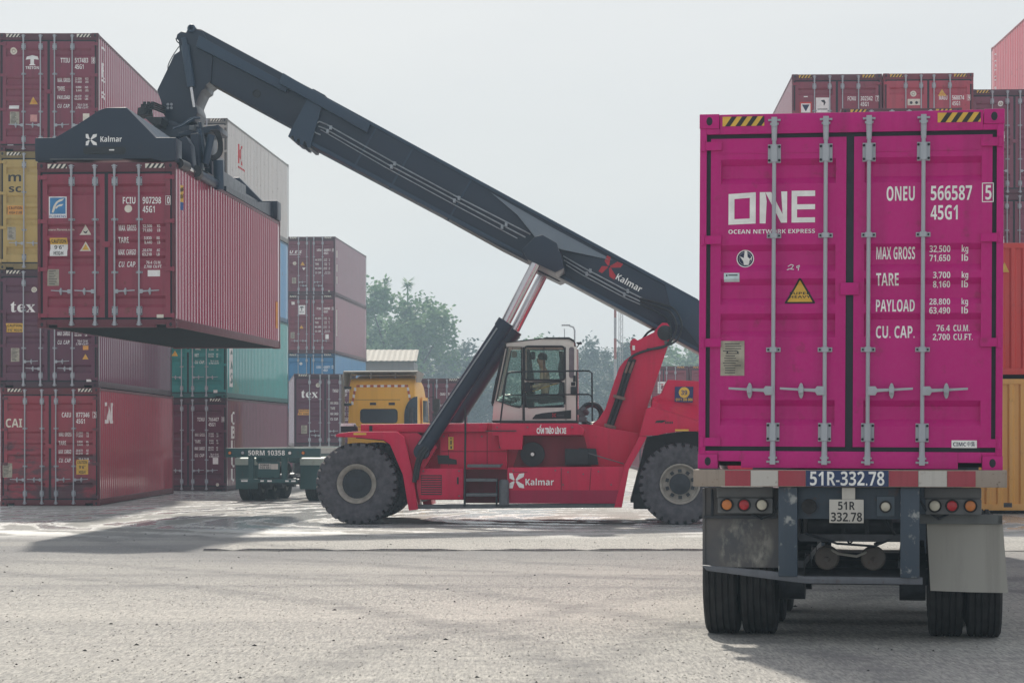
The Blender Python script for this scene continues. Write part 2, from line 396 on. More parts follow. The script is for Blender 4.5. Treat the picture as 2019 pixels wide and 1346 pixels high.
class Letters:
    """one piece of lettering or a sticker in door fractions (u from left, v from top)"""
    def __init__(s, H): s.H = H; s.b = MB()
    def x(s, u): return -W2 + 2*W2*u
    def z(s, v): return s.H*(1-v)
    def m(s, i): s.b.mat(i); return s
    def T(s, st, u, v, h, w=None, al='L', bold=0.012, y=0.0, **k):
        s.b.text(st, s.x(u), s.z(v), h*s.H, w*2*W2 if w else None, y, al, bold, **k); return s
    def rect(s, u0, v0, u1, v1, y=0.0):
        s.b.flat([(s.x(u0), s.z(v1)), (s.x(u1), s.z(v1)), (s.x(u1), s.z(v0)), (s.x(u0), s.z(v0))], y); return s
    def poly(s, pts, y=0.0): s.b.flat([(s.x(u), s.z(v)) for u, v in pts], y); return s
    def tri(s, u, v, h, y=0.0):
        x, z, k = s.x(u), s.z(v), h*s.H; s.b.flat([(x-k*0.58, z), (x+k*0.58, z), (x, z+k)], y); return s
    def disc(s, u, v, r, y=0.0, n=24):
        s.b.flat([(s.x(u)+r*math.cos(2*math.pi*i/n), s.z(v)+r*math.sin(2*math.pi*i/n)) for i in range(n)], y); return s
def container(label, H, loc, rz, pm, group=None, code=None, num='', chk='', iso='45G1', rows=None, ink=None, art=(), side=None,
              haz=(CREAM, BLACK), pitch=0.0, roll=0.0, low_handles=False, full=True, fm=None, sm=None):
    r = empty('shipping_container', label, 'container', loc, rz, group)
    if group: jr = random.Random(label); r.location.x += jr.uniform(-0.018, 0.018); r.location.y += jr.uniform(-0.03, 0.03); rz += R(jr.uniform(-0.10, 0.10))
    r.rotation_euler = (pitch, roll, rz)
    ink = ink or WHITE; hk = round(H, 3)
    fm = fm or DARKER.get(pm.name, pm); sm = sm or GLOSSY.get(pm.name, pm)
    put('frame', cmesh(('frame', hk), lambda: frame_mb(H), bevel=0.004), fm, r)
    for sx in (-1, 1):
        for iy, y in ((1, 0.083), (-1, CL-0.083)):
            for sz, z in ((-1, 0.0585), (1, H-0.0585)):
                put('corner_casting', cmesh(('corner_casting', sx, iy), lambda: casting_mb(sx, iy, sz), bevel=0.006), [fm, GASKET], r, (sx*(W2-0.077), y, z))
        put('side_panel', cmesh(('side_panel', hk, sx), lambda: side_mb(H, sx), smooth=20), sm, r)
    put('end_panel', cmesh(('end_panel', hk), lambda: end_mb(H), smooth=20), pm, r)
    put('roof_panel', cmesh(('roof_panel', hk), lambda: roof_mb(H)), pm, r)
    put('floor', cmesh(('floor', hk), lambda: floor_mb(H)), UNDER, r)
    put('door_gasket', cmesh(('door_gasket', hk), lambda: gasket_mb(H)), GASKET, r)
    doors = [put('door', cmesh(('door', hk, s), lambda: door_mb(H, s), smooth=20), pm, r) for s in (-1, 1)]
    for i, x in enumerate(BARX):
        d = doors[i // 2]
        put('locking_bar', cmesh(('locking_bar', hk), lambda: bar_mb(H), bevel=0.0), [GALV, GASKET], d, (x, 0, 0))
        zz = H*0.22 if not low_handles else H*(0.22 if i % 2 == 0 else 0.16)
        dd = (-1 if i < 2 else 1) if not low_handles else (1 if i % 2 == 0 else -1)
        put('door_handle', cmesh(('door_handle', dd), lambda: handle_mb(dd), bevel=0.002), GALV, d, (x, 0, zz))
    put('latch_plate', cmesh(('latch_plate', hk), lambda: MB().box(-0.075, 0.075, -0.002, 0.022, H*0.505-0.05, H*0.505+0.05), bevel=0.006), pm, doors[1])
    if full:
        for s, d in zip((-1, 1), doors):
            for f in (0.09, 0.355, 0.645, 0.925):
                put('hinge', cmesh(('hinge',), hinge_mb), pm, d, (s*1.135, 0, H*(1-f)), (0, 0, 0) if s < 0 else (0, R(180), 0))
    for x in (-0.865, 0.865):
        put('hazard_marking', cmesh(('hazard_marking',), hazard_mb, smooth=0), haz, r, (x, -0.0015, H-0.062))
    def sticker(name, L, mats, u):
        put(name, L.b.mesh(name, smooth=0, drape=drape_door(H)), mats, doors[0 if u < 0.5 else 1])
    if code:
        L = Letters(H); L.T(code, 0.712, 0.250, 0.040, 0.092, 'R'); L.T(num, 0.764, 0.250, 0.040, 0.134); L.T(iso, 0.764, 0.304, 0.040, 0.088)
        if chk:
            L.T(chk, 0.941, 0.250, 0.040, 0.02)
            for q in ((0.930, 0.203, 0.968, 0.2055), (0.930, 0.2545, 0.968, 0.257), (0.930, 0.203, 0.933, 0.257), (0.965, 0.203, 0.968, 0.257)): L.rect(*q)
        sticker('container_number', L, ink, 0.8)
    if rows:
        L = Letters(H)
        for i, (nm, a, ua, b_, ub) in enumerate(rows):
            v = 0.412 + i*0.0735
            L.T(nm, 0.587, v, 0.034, min(0.127, 0.0215*len(nm)-0.012), bold=0.004)
            L.T(a, 0.829, v-0.019, 0.0175, 0.0118*len(a)-0.003, 'R', bold=0.002); L.T(b_, 0.829, v+0.006, 0.0175, 0.0118*len(b_)-0.003, 'R', bold=0.002)
            L.T(ua, 0.840 if len(ua) > 3 else 0.866, v-0.019, 0.0175, 0.0105*len(ua), bold=0.002); L.T(ub, 0.840 if len(ub) > 3 else 0.866, v+0.006, 0.0175, 0.0105*len(ub), bold=0.002)
        sticker('weight_table', L, ink, 0.8)
    for name, fn, mats, u in art:
        L = Letters(H); fn(L); sticker(name, L, mats, u)
    for s_, fn, m in (side or ()):
        b = MB(); fn(b, H); put('side_lettering', b.mesh('side_lettering', smooth=0, drape=drape_side(s_)), m, r)
    return r
def ROWS(a='MAX. GROSS', b='TARE', c='MAX. CARGO', d='CU. CAP.', v=('32,500', '71,650', '3,830', '8,440', '28,670', '63,210', '76.4', '2,700'), k=('KG', 'LB')):
    return [(a, v[0], k[0], v[1], k[1]), (b, v[2], k[0], v[3], k[1]), (c, v[4], k[0], v[5], k[1]), (d, v[6], 'CU.M.', v[7], 'CU.FT.')]
# stickers shared by many doors
def a_tri(u, v, h=0.055): return ('warning_sticker', lambda L: L.m(0).tri(u, v, h).m(1).tri(u, v-0.006, h*0.55, -0.001), [YELLOW, ORANGE], u)
def a_rect(nm, u0, v0, u1, v1, m): return (nm, lambda L: L.rect(u0, v0, u1, v1), m, u0)
def a_plate(u0, v0, u1, v1):
    def f(L):
        L.m(0).rect(u0, v0, u1, v1).m(1); rnd = random.Random(int(u0*999)); h = v1-v0
        for i in range(9):
            v = v0+h*(0.06+i*0.10)
            L.rect(u0+0.012, v, u0+0.012+(u1-u0-0.024)*rnd.uniform(0.5, 1), v+h*0.035, -0.001)
    return ('data_plate', f, [PAPER, STEEL], u0)
def a_disc(u, v, r=0.055, m=None): return ('round_sticker', lambda L: L.m(0).disc(u, v, r).m(1).disc(u, v, r*0.55, -0.001).m(0).disc(u, v, r*0.35, -0.002), [m or CREAM, PAPER], u)
def a_caution(u0, v0, u1, v1, lines, top=YELLOW, body=WHITE):
    def f(L):
        h = v1-v0; k = h/len(lines)
        L.m(1).rect(u0, v0, u1, v1); L.m(0).rect(u0, v0, u1, v0+k*1.05, -0.001); L.m(2)
        for i, s in enumerate(lines): L.T(s, (u0+u1)/2, v0+k*(i+0.82), k*0.62, (u1-u0)*0.82*min(1, len(s)/6), 'C', y=-0.002)
    return ('caution_sticker', f, [top, body, BLACK], u0)
def serif_tex(L, u, v, h, w):
    L.b.text('\U0001D42D\U0001D41E\U0001D431', L.x(u), L.z(v), h*L.H, w*2*W2, 0.0, 'L', 0.0)
def a_tex(u, v, h, w): return ('company_logo', lambda L: serif_tex(L, u, v, h, w), WHITE, u)
def vert(st, y, z_top, size, w_, gap=1.12, bold=0.02):
    """letters stacked down the side panel"""
    def f(b, H):
        for i, c in enumerate(st): b.text(c, y, z_top-size-i*size*gap, size, w_, 0, 'L', bold)
    return f
UNDER = plain('dark_underside', (0.018, 0.02, 0.026), 0.75)

# body paints
DARKER, GLOSSY = {}, {}
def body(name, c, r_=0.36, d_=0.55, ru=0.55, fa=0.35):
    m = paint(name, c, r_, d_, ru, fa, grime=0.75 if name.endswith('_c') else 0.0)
    DARKER[m.name] = paint(name+'_grimy_frame', tuple(x*0.42+0.006 for x in c), 0.5, 0.5, 0.6, 0.25); GLOSSY[m.name] = paint(name+'_lit_side_enamel', tuple(min(0.8, x*1.35+0.008) for x in c), 0.40, 0.45, 0.4, 0.12, coat=1.0)  # lighter side panels: stronger side light put into the colour, plus clear coat
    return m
MAROON = lambda i, c: body('maroon_paint_'+i, c)
p_triton = MAROON('a', (0.225, 0.030, 0.065)); p_tex = MAROON('b', (0.112, 0.024, 0.058)); p_cai = MAROON('c', (0.310, 0.022, 0.046))
p_fl = MAROON('d', (0.285, 0.030, 0.065)); p_tcnu = MAROON('e', (0.120, 0.022, 0.051)); p_ues = MAROON('f', (0.165, 0.036, 0.061)); p_tri2 = MAROON('g', (0.195, 0.034, 0.058))
p_caau = MAROON('h', (0.158, 0.018, 0.043)); p_fcnu = MAROON('i', (0.255, 0.034, 0.067)); p_magu = MAROON('j', (0.450, 0.040, 0.080)); p_r1 = MAROON('k', (0.225, 0.040, 0.084))
p_cap = MAROON('l', (0.630, 0.100, 0.123)); p_r5 = MAROON('m', (0.225, 0.030, 0.052)); p_hid = MAROON('n', (0.180, 0.040, 0.072))
p_msc = body('yellow_container_paint', (0.48, 0.34, 0.10), 0.5, 0.4, 0.3, 0.3)
p_teal = body('teal_container_paint', (0.025, 0.26, 0.25), 0.5, 0.4, 0.2, 0.35)
p_blue = body('blue_container_paint', (0.025, 0.19, 0.40), 0.5, 0.4, 0.2, 0.3)
p_white = body('pale_grey_container_paint', (0.42, 0.40, 0.37), 0.55, 0.45, 0.35, 0.3)
p_pink = paint('magenta_container_paint', (0.53, 0.0015, 0.200), 0.34, 0.45, 0.3, 0.08, spec=0.3)
p_red = paint('red_container_paint', (0.66, 0.045, 0.035), 0.5, 0.25, 0.15, 0.25)
p_ochre = paint('ochre_container_paint', (0.78, 0.40, 0.085), 0.5, 0.25, 0.2, 0.3)

HC, ST = 2.896, 2.591
# --- near-left stack of four, doors towards us
GL = 'containers stacked in the yard'
X1, Y1 = -11.36, 56.0
def at(i, hs): return sum(hs[:i])
hs = [HC]*4
container('bottom container of the left stack, red grimy doors with large white CAI lettering', HC, (X1, Y1, 0), 0, p_cai, GL, 'CAIU', '877346', '2', rows=ROWS(),
    art=[('company_logo', lambda L: L.T('CAI', 0.055, 0.335, 0.072, 0.165, bold=0.035), CREAM, 0.1), a_caution(0.765, 0.61, 0.885, 0.735, ('CAUTION', "9'6\"", 'HIGH'), YELLOW, YELLOW), a_plate(0.02, 0.64, 0.12, 0.76)],
    side=[(1, lambda b, H: b.text('CAI', 0.75, H*0.70, 0.52, 1.15, 0, 'L', 0.03), WHITE)])
container('dark plum container with white tex lettering, second from the ground in the left stack', HC, (X1, Y1, HC), 0, p_tex, GL, rows=ROWS(),
    art=[a_tex(0.115, 0.36, 0.10, 0.25), a_disc(0.35, 0.17, 0.07), a_caution(0.07, 0.455, 0.24, 0.53, ('CAUTION', "9'6\" HIGH"), YELLOW, YELLOW), a_plate(0.12, 0.665, 0.205, 0.78), a_rect('sticker', 0.845, 0.645, 0.90, 0.68, ORANGE), a_tri(0.87, 0.76, 0.045), a_rect('maker_plate', 0.88, 0.93, 0.93, 0.955, WHITE)], low_handles=True)
def msc(L):
    L.T('m', 0.09, 0.255, 0.075, 0.13, bold=0.055); L.T('sc', 0.095, 0.345, 0.062, 0.125, bold=0.055)
container('mustard yellow container with black letters, third up in the left stack', HC, (X1, Y1, 2*HC), 0, p_msc, GL, ink=BLACK,
    art=[('company_logo', msc, BLACK, 0.1), a_caution(0.08, 0.46, 0.24, 0.535, ('CAUTION', 'HIGH CUBE'), ORANGE, ORANGE), a_plate(0.08, 0.64, 0.165, 0.75)])
def triton(L):
    u, v = 0.335, 0.26
    L.poly([(u-0.065, v-0.035), (u-0.055, v-0.062), (u+0.0, v-0.075), (u+0.055, v-0.062), (u+0.065, v-0.035), (u+0.018, v-0.040), (u+0.018, v), (u-0.018, v), (u-0.018, v-0.040)])
    L.poly([(u-0.035, v+0.012), (u-0.018, v), (u+0.018, v), (u+0.035, v+0.012)])
    L.T('TRITON', u, v+0.045, 0.024, 0.135, 'C', 0.03)
container('dull maroon container with white TRITON emblem, topmost of the left stack', HC, (X1, Y1, 3*HC), 0, p_triton, GL, 'TTIU', '517483', '8', rows=ROWS('MAX. GROSS', 'TARE', 'PAYLOAD', 'CU. CAP.', k=('KGS', 'LBS')),
    art=[('company_logo', triton, WHITE, 0.3), a_disc(0.145, 0.15, 0.085), a_tri(0.345, 0.60, 0.062), a_rect('sticker', 0.10, 0.61, 0.20, 0.64, WHITE), a_plate(0.11, 0.665, 0.205, 0.775), a_rect('sticker', 0.315, 0.69, 0.385, 0.75, plain('pink_sticker', (0.6, 0.3, 0.28))), a_rect('sticker', 0.845, 0.68, 0.91, 0.77, CREAM), a_rect('maker_plate', 0.085, 0.945, 0.145, 0.97, WHITE)],
    side=[(1, vert('TRITON', 0.62, HC-0.22, 0.36, 0.36), WHITE)])
# --- second stack, half hidden behind the first
RZ2 = R(-3.4); X2, Y2 = -10.08, 71.0
container('dark brown bottom container of the second left stack, white letters down its side', HC, (X2, Y2, 0), RZ2, p_tcnu, GL, 'TCNU', '766407', '0', rows=ROWS(),
    art=[a_rect('sticker', 0.82, 0.64, 0.89, 0.71, WHITE), a_disc(0.88, 0.93, 0.05)],
    side=[(1, vert('CBUCU', 0.9, HC-0.42, 0.40, 0.55), WHITE)])
container('teal green container in the second left stack with white letters down its side', HC, (X2, Y2, HC), RZ2, p_teal, GL, rows=ROWS('MAX. GROSS', 'TARE', 'NET', 'CU. CAP.'),
    art=[a_tri(0.33, 0.55, 0.06), a_rect('sticker', 0.83, 0.915, 0.88, 0.945, WHITE)],
    side=[(1, lambda b, H: (b.flat([(0.62, 0.36), (1.12, 0.36), (1.12, 2.76), (0.62, 2.76)], 0)), WHITE), (1, lambda b, H: [b.text(c, 0.87, 2.30-i*0.46, 0.34, 0.36, 0, 'C', 0.02) for i, c in enumerate('CRXAS')], p_teal)])
container('blue container between the white one and the teal one in the second left stack', HC, (X2, Y2, 2*HC), RZ2, p_blue, GL)
container('pale grey container with a red mark on its side, topmost of the second left stack', HC, (X2, Y2, 3*HC), RZ2, p_white, GL, haz=(CREAM, BLACK),
    side=[(1, lambda b, H: (b.text('K', 2.0, H*0.60, 0.62, 0.75, 0, 'L', 0.05), b.flat([(2.0, H*0.55), (3.2, H*0.55), (3.2, H*0.57), (2.0, H*0.57)], 0)), REDM)])
# --- third stack, farther back
RZ3 = R(-3.6); X3, Y3 = -9.98, 113.0
container('faded blue container lowest in the far hazy stack', HC, (X3, Y3, 0), RZ3, p_hid, GL, full=False)
container('blue container showing above the tex container, second in the far hazy stack', HC, (X3, Y3, HC), RZ3, p_blue, GL, 'COSU', '430971', '2', rows=ROWS(), art=[a_disc(0.30, 0.17, 0.07, WHITE)], full=False)
def plate_tri(L): L.m(0).rect(0.245, 0.17, 0.39, 0.33).m(1).poly([(0.275, 0.22), (0.29, 0.195), (0.345, 0.195), (0.36, 0.22), (0.326, 0.215), (0.326, 0.265), (0.309, 0.265), (0.309, 0.215)], -0.001).T('TRITON', 0.3175, 0.30, 0.018, 0.10, 'C', y=-0.001)
container('brown container with a small white emblem plate, third up in the far hazy stack', HC, (X3, Y3, 2*HC), RZ3, p_tri2, GL, 'TCNU', '240080', '5', rows=ROWS(),
    art=[('company_logo', plate_tri, [WHITE, BLACK], 0.3), a_rect('sticker', 0.105, 0.11, 0.17, 0.16, WHITE), a_tri(0.31, 0.57, 0.06), a_plate(0.09, 0.63, 0.17, 0.74), a_rect('sticker', 0.80, 0.67, 0.87, 0.75, WHITE)], full=False, side=[(1, lambda b, H: b.flat([(0.5, 0.9), (0.75, 0.9), (0.75, 2.2), (0.5, 2.2)], 0), CREAM)])
container('dull brown container with slanted UES letters, topmost of the far hazy stack', HC, (X3, Y3, 3*HC), RZ3, p_ues, GL, 'UESU', '460951', '8', rows=ROWS(),
    art=[('company_logo', lambda L: L.T('U E S', 0.06, 0.285, 0.05, 0.24, slant=0.3, bold=0.03).rect(0.06, 0.30, 0.29, 0.308), WHITE, 0.1), a_disc(0.165, 0.455, 0.09), a_tri(0.33, 0.49, 0.065), ('warning_sticker', lambda L: L.poly([(0.32, 0.53), (0.39, 0.53), (0.355, 0.575)]), WHITE, 0.3), a_plate(0.115, 0.70, 0.195, 0.80), a_disc(0.87, 0.93, 0.04)], low_handles=True, full=False,
    side=[(1, lambda b, H: [b.flat([(0.5, z), (0.75, z), (0.75, z+0.36), (0.5, z+0.36)], 0) for z in (0.6, 1.2, 1.9)], CREAM)])
# --- stacks behind the magenta container on the right
RR = R(-2.4); GR = 'containers stacked behind the magenta container'
hr = [HC]*4
for i in range(4):
    top = i == 3
    container('brownish red container with a white crest plate peeping over the magenta container' if top else 'maroon container hidden below the crest plate container behind the magenta container', HC, (8.87, 62.3, i*HC), RR, p_fcnu if top else p_hid, GR,
        'FCNU' if top else None, '302342', '7', haz=(YELLOW, BLACK), full=top, art=[('company_logo', lambda L: L.m(0).rect(0.265, 0.22, 0.415, 0.36).m(1).poly([(0.32, 0.245), (0.36, 0.24), (0.375, 0.265), (0.36, 0.295), (0.352, 0.295), (0.352, 0.268), (0.335, 0.262)], -0.001).rect(0.285, 0.325, 0.395, 0.333, -0.001), [WHITE, BLACK], 0.3), ('hazard_label', lambda L: L.m(0).rect(0.085, 0.26, 0.22, 0.36).m(1).rect(0.10, 0.275, 0.205, 0.36, -0.001).m(2).poly([(0.11, 0.285), (0.195, 0.285), (0.153, 0.35)], -0.002), [REDM, WHITE, NAVY], 0.1), a_rect('sticker', 0.13, 0.205, 0.175, 0.215, WHITE)] if top else ())
    container('bright red container with a round sticker peeping over the magenta container' if top else 'red container hidden below the one with the round sticker behind the magenta container', HC, (11.36, 62.2, i*HC), RR, p_magu if top else p_hid, GR,
        'MAGU', '568874', '9', haz=(YELLOW, BLACK), full=top, art=[a_disc(0.335, 0.19, 0.085), ('sticker', lambda L: L.m(0).rect(0.27, 0.24, 0.41, 0.30).m(1).disc(0.31, 0.275, 0.04, -0.001).disc(0.37, 0.275, 0.04, -0.001), [CREAM, STEEL], 0.3), a_tri(0.655, 0.215, 0.07)] if top else ())
hr1 = [ST, HC, HC, HC]
r1l = ['maroon container at ground level behind the ochre one', 'maroon container behind the red one at the right edge', 'dusty plum container third up at the right edge, just above the red one', 'dusty plum container with a yellow triangle, topmost of its stack at the right edge']
for i in range(4):
    container(r1l[i], hr1[i], (13.87, 63.0, at(i, hr1)), RR, p_r1 if i > 1 else p_hid, GR, haz=(YELLOW, BLACK), full=i > 1,
        art=[a_disc(0.345, 0.135 + (0.05 if i == 2 else 0), 0.075, WHITE), ('company_logo', lambda L: L.poly([(0.27, 0.27), (0.38, 0.33), (0.27, 0.34)]), WHITE, 0.3), ('sticker', lambda L: L.m(0).rect(0.275, 0.40, 0.39, 0.495).m(1).rect(0.29, 0.41, 0.375, 0.45, -0.001), [WHITE, PALEBLUE], 0.3), a_tri(0.345, 0.61, 0.065)] if i > 1 else ())
for i in range(5):
    top = i == 4
    container('light red container highest at the right edge, white letters down its far corner' if top else 'red container hidden in the tall stack past the right edge of the picture', HC, (16.72, 63.0, i*HC), R(-1.5), p_cap if top else p_hid, GR, full=False,
        side=[(-1, lambda b, H: [b.text(c, 11.35, H-0.55-j*0.36, 0.26, 0.34, 0, 'L', 0.03) for j, c in enumerate('CAPITAL')], WHITE)] if top else None)
hr4 = [ST, HC, HC]
r4l = ['maroon container hidden behind the magenta doors at ground level', 'maroon container hidden behind the magenta doors, middle of its stack', 'maroon container with only its striped top beam showing just above the magenta roof']
for i in range(3):
    container(r4l[i], hr4[i], (7.94, 46.5, at(i, hr4)), RR, p_r1 if i == 2 else p_hid, GR, haz=(YELLOW, BLACK), full=False)
for i, (lab, pm_) in enumerate((('ochre container standing on the ground at the right edge, corrugated end towards us', p_ochre), ('bright red container on top of the ochre one, small yellow triangle on its end', p_red))):
    c_ = container(lab, HC, (10.32+1.219, 50.0+CL, 0.07 + i*(HC+0.08)), R(180-2.0), pm_, GR, full=False)
    if i:
        b = MB(); b.flat([(0.25, 2.25), (0.45, 2.25), (0.35, 2.47)], CL+0.0); put('warning_sticker', b.mesh('warning_sticker', smooth=0), YELLOW, c_, (0, 0.002, 0))
# dark sills between and below those two
# --- hazy pair behind the reach stacker's tail
GB = 'far containers behind the loader tail'
for j, x in enumerate((PX(1308, 113), PX(1308, 113)+2.52)):
    for i in range(2):
        container(['dull red container low behind the lifting machine, nearer the tower', 'dull red container with orange-striped beam just above the machine tail', 'dull red container low behind the machine, hidden by the tail', 'dull red container right beside the magenta doors, striped corner showing'][j*2+i], ST, (x, 113.0, i*ST), 0.0, p_r5, GB, full=False, haz=(ORANGE, BLACK), art=[('sticker', lambda L: L.m(0).rect(0.38, 0.30, 0.56, 0.52).m(1).T('T', 0.47, 0.43, 0.09, 0.06, 'C', y=-0.001), [WHITE, REDM], 0.4)] if i and not j else ())
# ------------------------------------------------------------ trailers and tractor units
def prism_x(b, poly, c0, c1):
    """poly in (y, z), extruded along x"""
    n = len(poly); vs = [(c0, y, z) for y, z in poly] + [(c1, y, z) for y, z in poly]
    return b.add(vs, [tuple(range(n)), tuple(range(2*n-1, n-1, -1))] + [(i, i+n, (i+1) % n+n, (i+1) % n) for i in range(n)])
MB.prism_x = prism_x
def tyre_mb(r=0.5, w_=0.29, rim=0.29):
    h = w_/2; pr = [(rim, -h*0.75), (rim+0.05, -h*0.95), (r-0.07, -h), (r-0.025, -h*0.96), (r, -h*0.84)]
    for g in (-0.55, -0.20, 0.20, 0.55):
        c = g*h; pr += [(r, c-0.009), (r-0.016, c-0.006), (r-0.016, c+0.006), (r, c+0.009)]
    pr += [(r, h*0.84), (r-0.025, h*0.96), (r-0.07, h), (rim+0.05, h*0.95), (rim, h*0.75)]
    return MB().lathe(pr, 48, 'x', closed=True)
def rim_mb(rim=0.292):
    return MB().lathe([(rim, -0.10), (rim-0.02, -0.10), (rim-0.05, -0.03), (0.15, -0.02), (0.13, -0.09), (0.0, -0.09)], 32, 'x', caps=False).lathe([(rim, -0.10), (rim, 0.10), (0.2, 0.10), (0.0, 0.10)], 32, 'x', caps=False)
TY, RI = tyre_mb().mesh('tyre', smooth=25), rim_mb().mesh('rim')
def wheel(parent, x, y, r=0.5, out=1, tyre=None):
    e = bpy.data.objects.new('wheel', None); COL.objects.link(e); e.parent = parent; e.location = (x, y, r); e.empty_display_size = 0.2
    put('tyre', TY, tyre or RUBBER, e); put('rim', RI, RIM, e, None, (0, 0, 0) if out < 0 else (0, 0, R(180)))
    return e
def running_gear(r, pm, bed, length=12.3, axles=(1.55, 2.85, 4.15), legs=True, wx=(0.745, 1.05)):
    b = MB()
    for s in (-1, 1):                                            # I-beam rails that deepen behind the gooseneck
        x = s*0.44; b.box(x-0.07, x+0.07, 0.12, length, bed-0.05, bed-0.006); b.box(x-0.012, x+0.012, 0.12, length-2.6, bed-0.36, bed-0.05); b.box(x-0.07, x+0.07, 0.4, length-2.6, bed-0.38, bed-0.36)
        b.box(x-0.012, x+0.012, length-2.6, length, bed-0.16, bed-0.05)
    for y in (0.6, 1.9, 3.3, 4.8, 6.2, 7.6, 9.0, 10.4, 12.2): b.box(-0.43, 0.43, y, y+0.08, bed-0.20, bed-0.06)
    for y in (6.1, 12.05): b.box(-1.2, 1.2, y, y+0.14, bed-0.16, bed-0.004)
    part('chassis_rails', b, pm, r, 0.004)
    for y in axles:
        a = MB().cyl((-0.95, y, 0.5), (0.95, y, 0.5), 0.075, n=14)
        for s in (-1, 1): a.box(s*0.44-0.05, s*0.44+0.05, y-0.55, y+0.55, 0.60, 0.66).cyl((s*0.40, y-0.05, 0.5), (s*0.62, y-0.05, 0.5), 0.20, n=18)
        part('axle', a, STEEL, r)
        for s in (-1, 1):
            for x in wx: wheel(r, s*x, y, 0.5, s)
    if legs:
        for s in (-1, 1): part('landing_leg', MB().box(s*0.6-0.06, s*0.6+0.06, length-3.3, length-3.18, 0.30, bed-0.3).box(s*0.6-0.13, s*0.6+0.13, length-3.35, length-3.12, 0.22, 0.30), pm, r)
def lamp(parent, x, z, y, rad, lens, bezel=0.012):
    e = part('lamp', MB().lathe([(rad+bezel, 0), (rad+bezel, -0.022), (rad, -0.024), (rad, 0)], 20, 'y', (x, y, z)), RUBBER, parent)
    part('lens', MB().lathe([(rad, y-0.004), (rad*0.95, y-0.020), (rad*0.6, y-0.028), (0.0, y-0.030)], 20, 'y', (x, 0, z)), lens, e); return e
TB = paint('worn_blue_frame_paint', (0.035, 0.055, 0.080), 0.55, 0.5, 0.5, 0.4)
RUSTY = paint('rusty_beam_paint', (0.33, 0.27, 0.22), 0.6, 0.5, 0.9, 0.3, scale=3)
WWHITE = paint('worn_white_reflective', (0.52, 0.50, 0.46), 0.5, 0.4, 0.35, 0.2, scale=3); WRED = paint('worn_red_reflective', (0.36, 0.035, 0.06), 0.45, 0.4, 0.2, 0.3, scale=3)
FLAP = paint('dusty_grey_rubber', (0.34, 0.33, 0.295), 0.8, 0.5, 0.0, 0.4, spec=0.2)
# dented guard plate with a pale scraped patch of its own
m_, t_, b_, o_ = nodes('scraped_guard_plate'); v_ = coords(t_, (1, 1, 1), False)
sx_ = t_.nodes.new('ShaderNodeSeparateXYZ'); t_.links.new(v_, sx_.inputs[0])
dx_ = math_n(t_, 'DIVIDE', math_n(t_, 'ADD', sx_.outputs[0], 0.86), 0.19); dz_ = math_n(t_, 'DIVIDE', math_n(t_, 'SUBTRACT', sx_.outputs[2], 0.80), 0.20)
rr_ = math_n(t_, 'ADD', math_n(t_, 'MULTIPLY', dx_, dx_), math_n(t_, 'MULTIPLY', dz_, dz_))
nz_ = noise(t_, coords(t_, (9, 9, 5), False), 1.0, 6, 0.65)
ring_ = math_n(t_, 'SUBTRACT', 1.0, math_n(t_, 'ABSOLUTE', math_n(t_, 'SUBTRACT', rr_, 0.7)), True)
mask_ = math_n(t_, 'MULTIPLY', ring_, ramp(t_, nz_, 0.46, 0.66), True)
nb_ = noise(t_, v_, 4.0, 6)
c_ = mixc(t_, ramp(t_, nb_, 0.35, 0.7), (0.075, 0.080, 0.090), (0.13, 0.12, 0.115)); c_ = mixc(t_, mask_, c_, (0.38, 0.37, 0.32))
t_.links.new(c_, b_.inputs['Base Color']); b_.inputs['Roughness'].default_value = 0.55; bump(t_, b_, nb_, 0.5, 0.03)
GUARD = m_

YAWP = 10.0; RZP = R(-YAWP); XP, YP, BEDP = 2.728, 18.5, 1.433
tr = empty('container_trailer', 'blue skeletal trailer with red and white rear beam under the magenta container', 'trailer', (XP, YP, 0), RZP)
running_gear(tr, TB, BEDP, axles=(1.15, 2.45, 3.75), wx=(0.785, 1.105))
part('rear_beam', MB().box(-1.255, 1.255, -0.050, 0.13, 1.292, BEDP-0.003), RUSTY, tr, 0.006)
lx = lambda p: (p-1677)/247.0
lz = lambda p: CH + (HY-p)/243.0
for a, c, m in ((1431, 1482, WRED), (1483, 1537, WWHITE), (1538, 1592, WRED), (1757, 1814, WRED), (1815, 1870, WWHITE), (1871, 1926, WRED)):
    part('reflective_stripe', MB().box(lx(a), lx(c), -0.054, -0.048, 1.297, BEDP-0.010), m, tr)
pan = part('number_panel', MB().box(lx(1593), lx(1756), -0.055, -0.048, 1.296, BEDP-0.008), [paint('navy_number_panel', (0.012, 0.035, 0.12), 0.45, 0.4, 0.2)], tr)
part('lettering', MB().text('51R-332.78', lx(1601), 1.305, 0.112, 0.595, -0.058, 'L', 0.03), WHITE, pan, smooth=0)
for s in (-1, 1):
    part('rear_post', MB().box(s*0.413, s*0.567, 0.0, 0.10, 0.56, 1.29), paint('scuffed_blue_post', (0.035, 0.058, 0.088), 0.45, 0.5, 0.4, 0.5, scale=2.2, scuff=0.75), tr, 0.008)
part('rear_plate', MB().box(-0.413, 0.413, 0.06, 0.10, 1.03, 1.288), TB, tr, 0.004)
part('underrun_bar', MB().prism([(-1.15, 0.60), (-0.62, 0.535), (-0.36, 0.505), (0.59, 0.505), (0.59, 0.56), (-0.36, 0.562), (-0.62, 0.60), (-1.19, 0.645)], 0.02, 0.10), paint('scuffed_grey_bar', (0.12, 0.13, 0.15), 0.5, 0.5, 0.5, 0.5, scale=2), tr, 0.006)
part('cross_bar', MB().box(-0.413, 0.413, 0.30, 0.38, 0.835, 0.895), STEEL, tr)
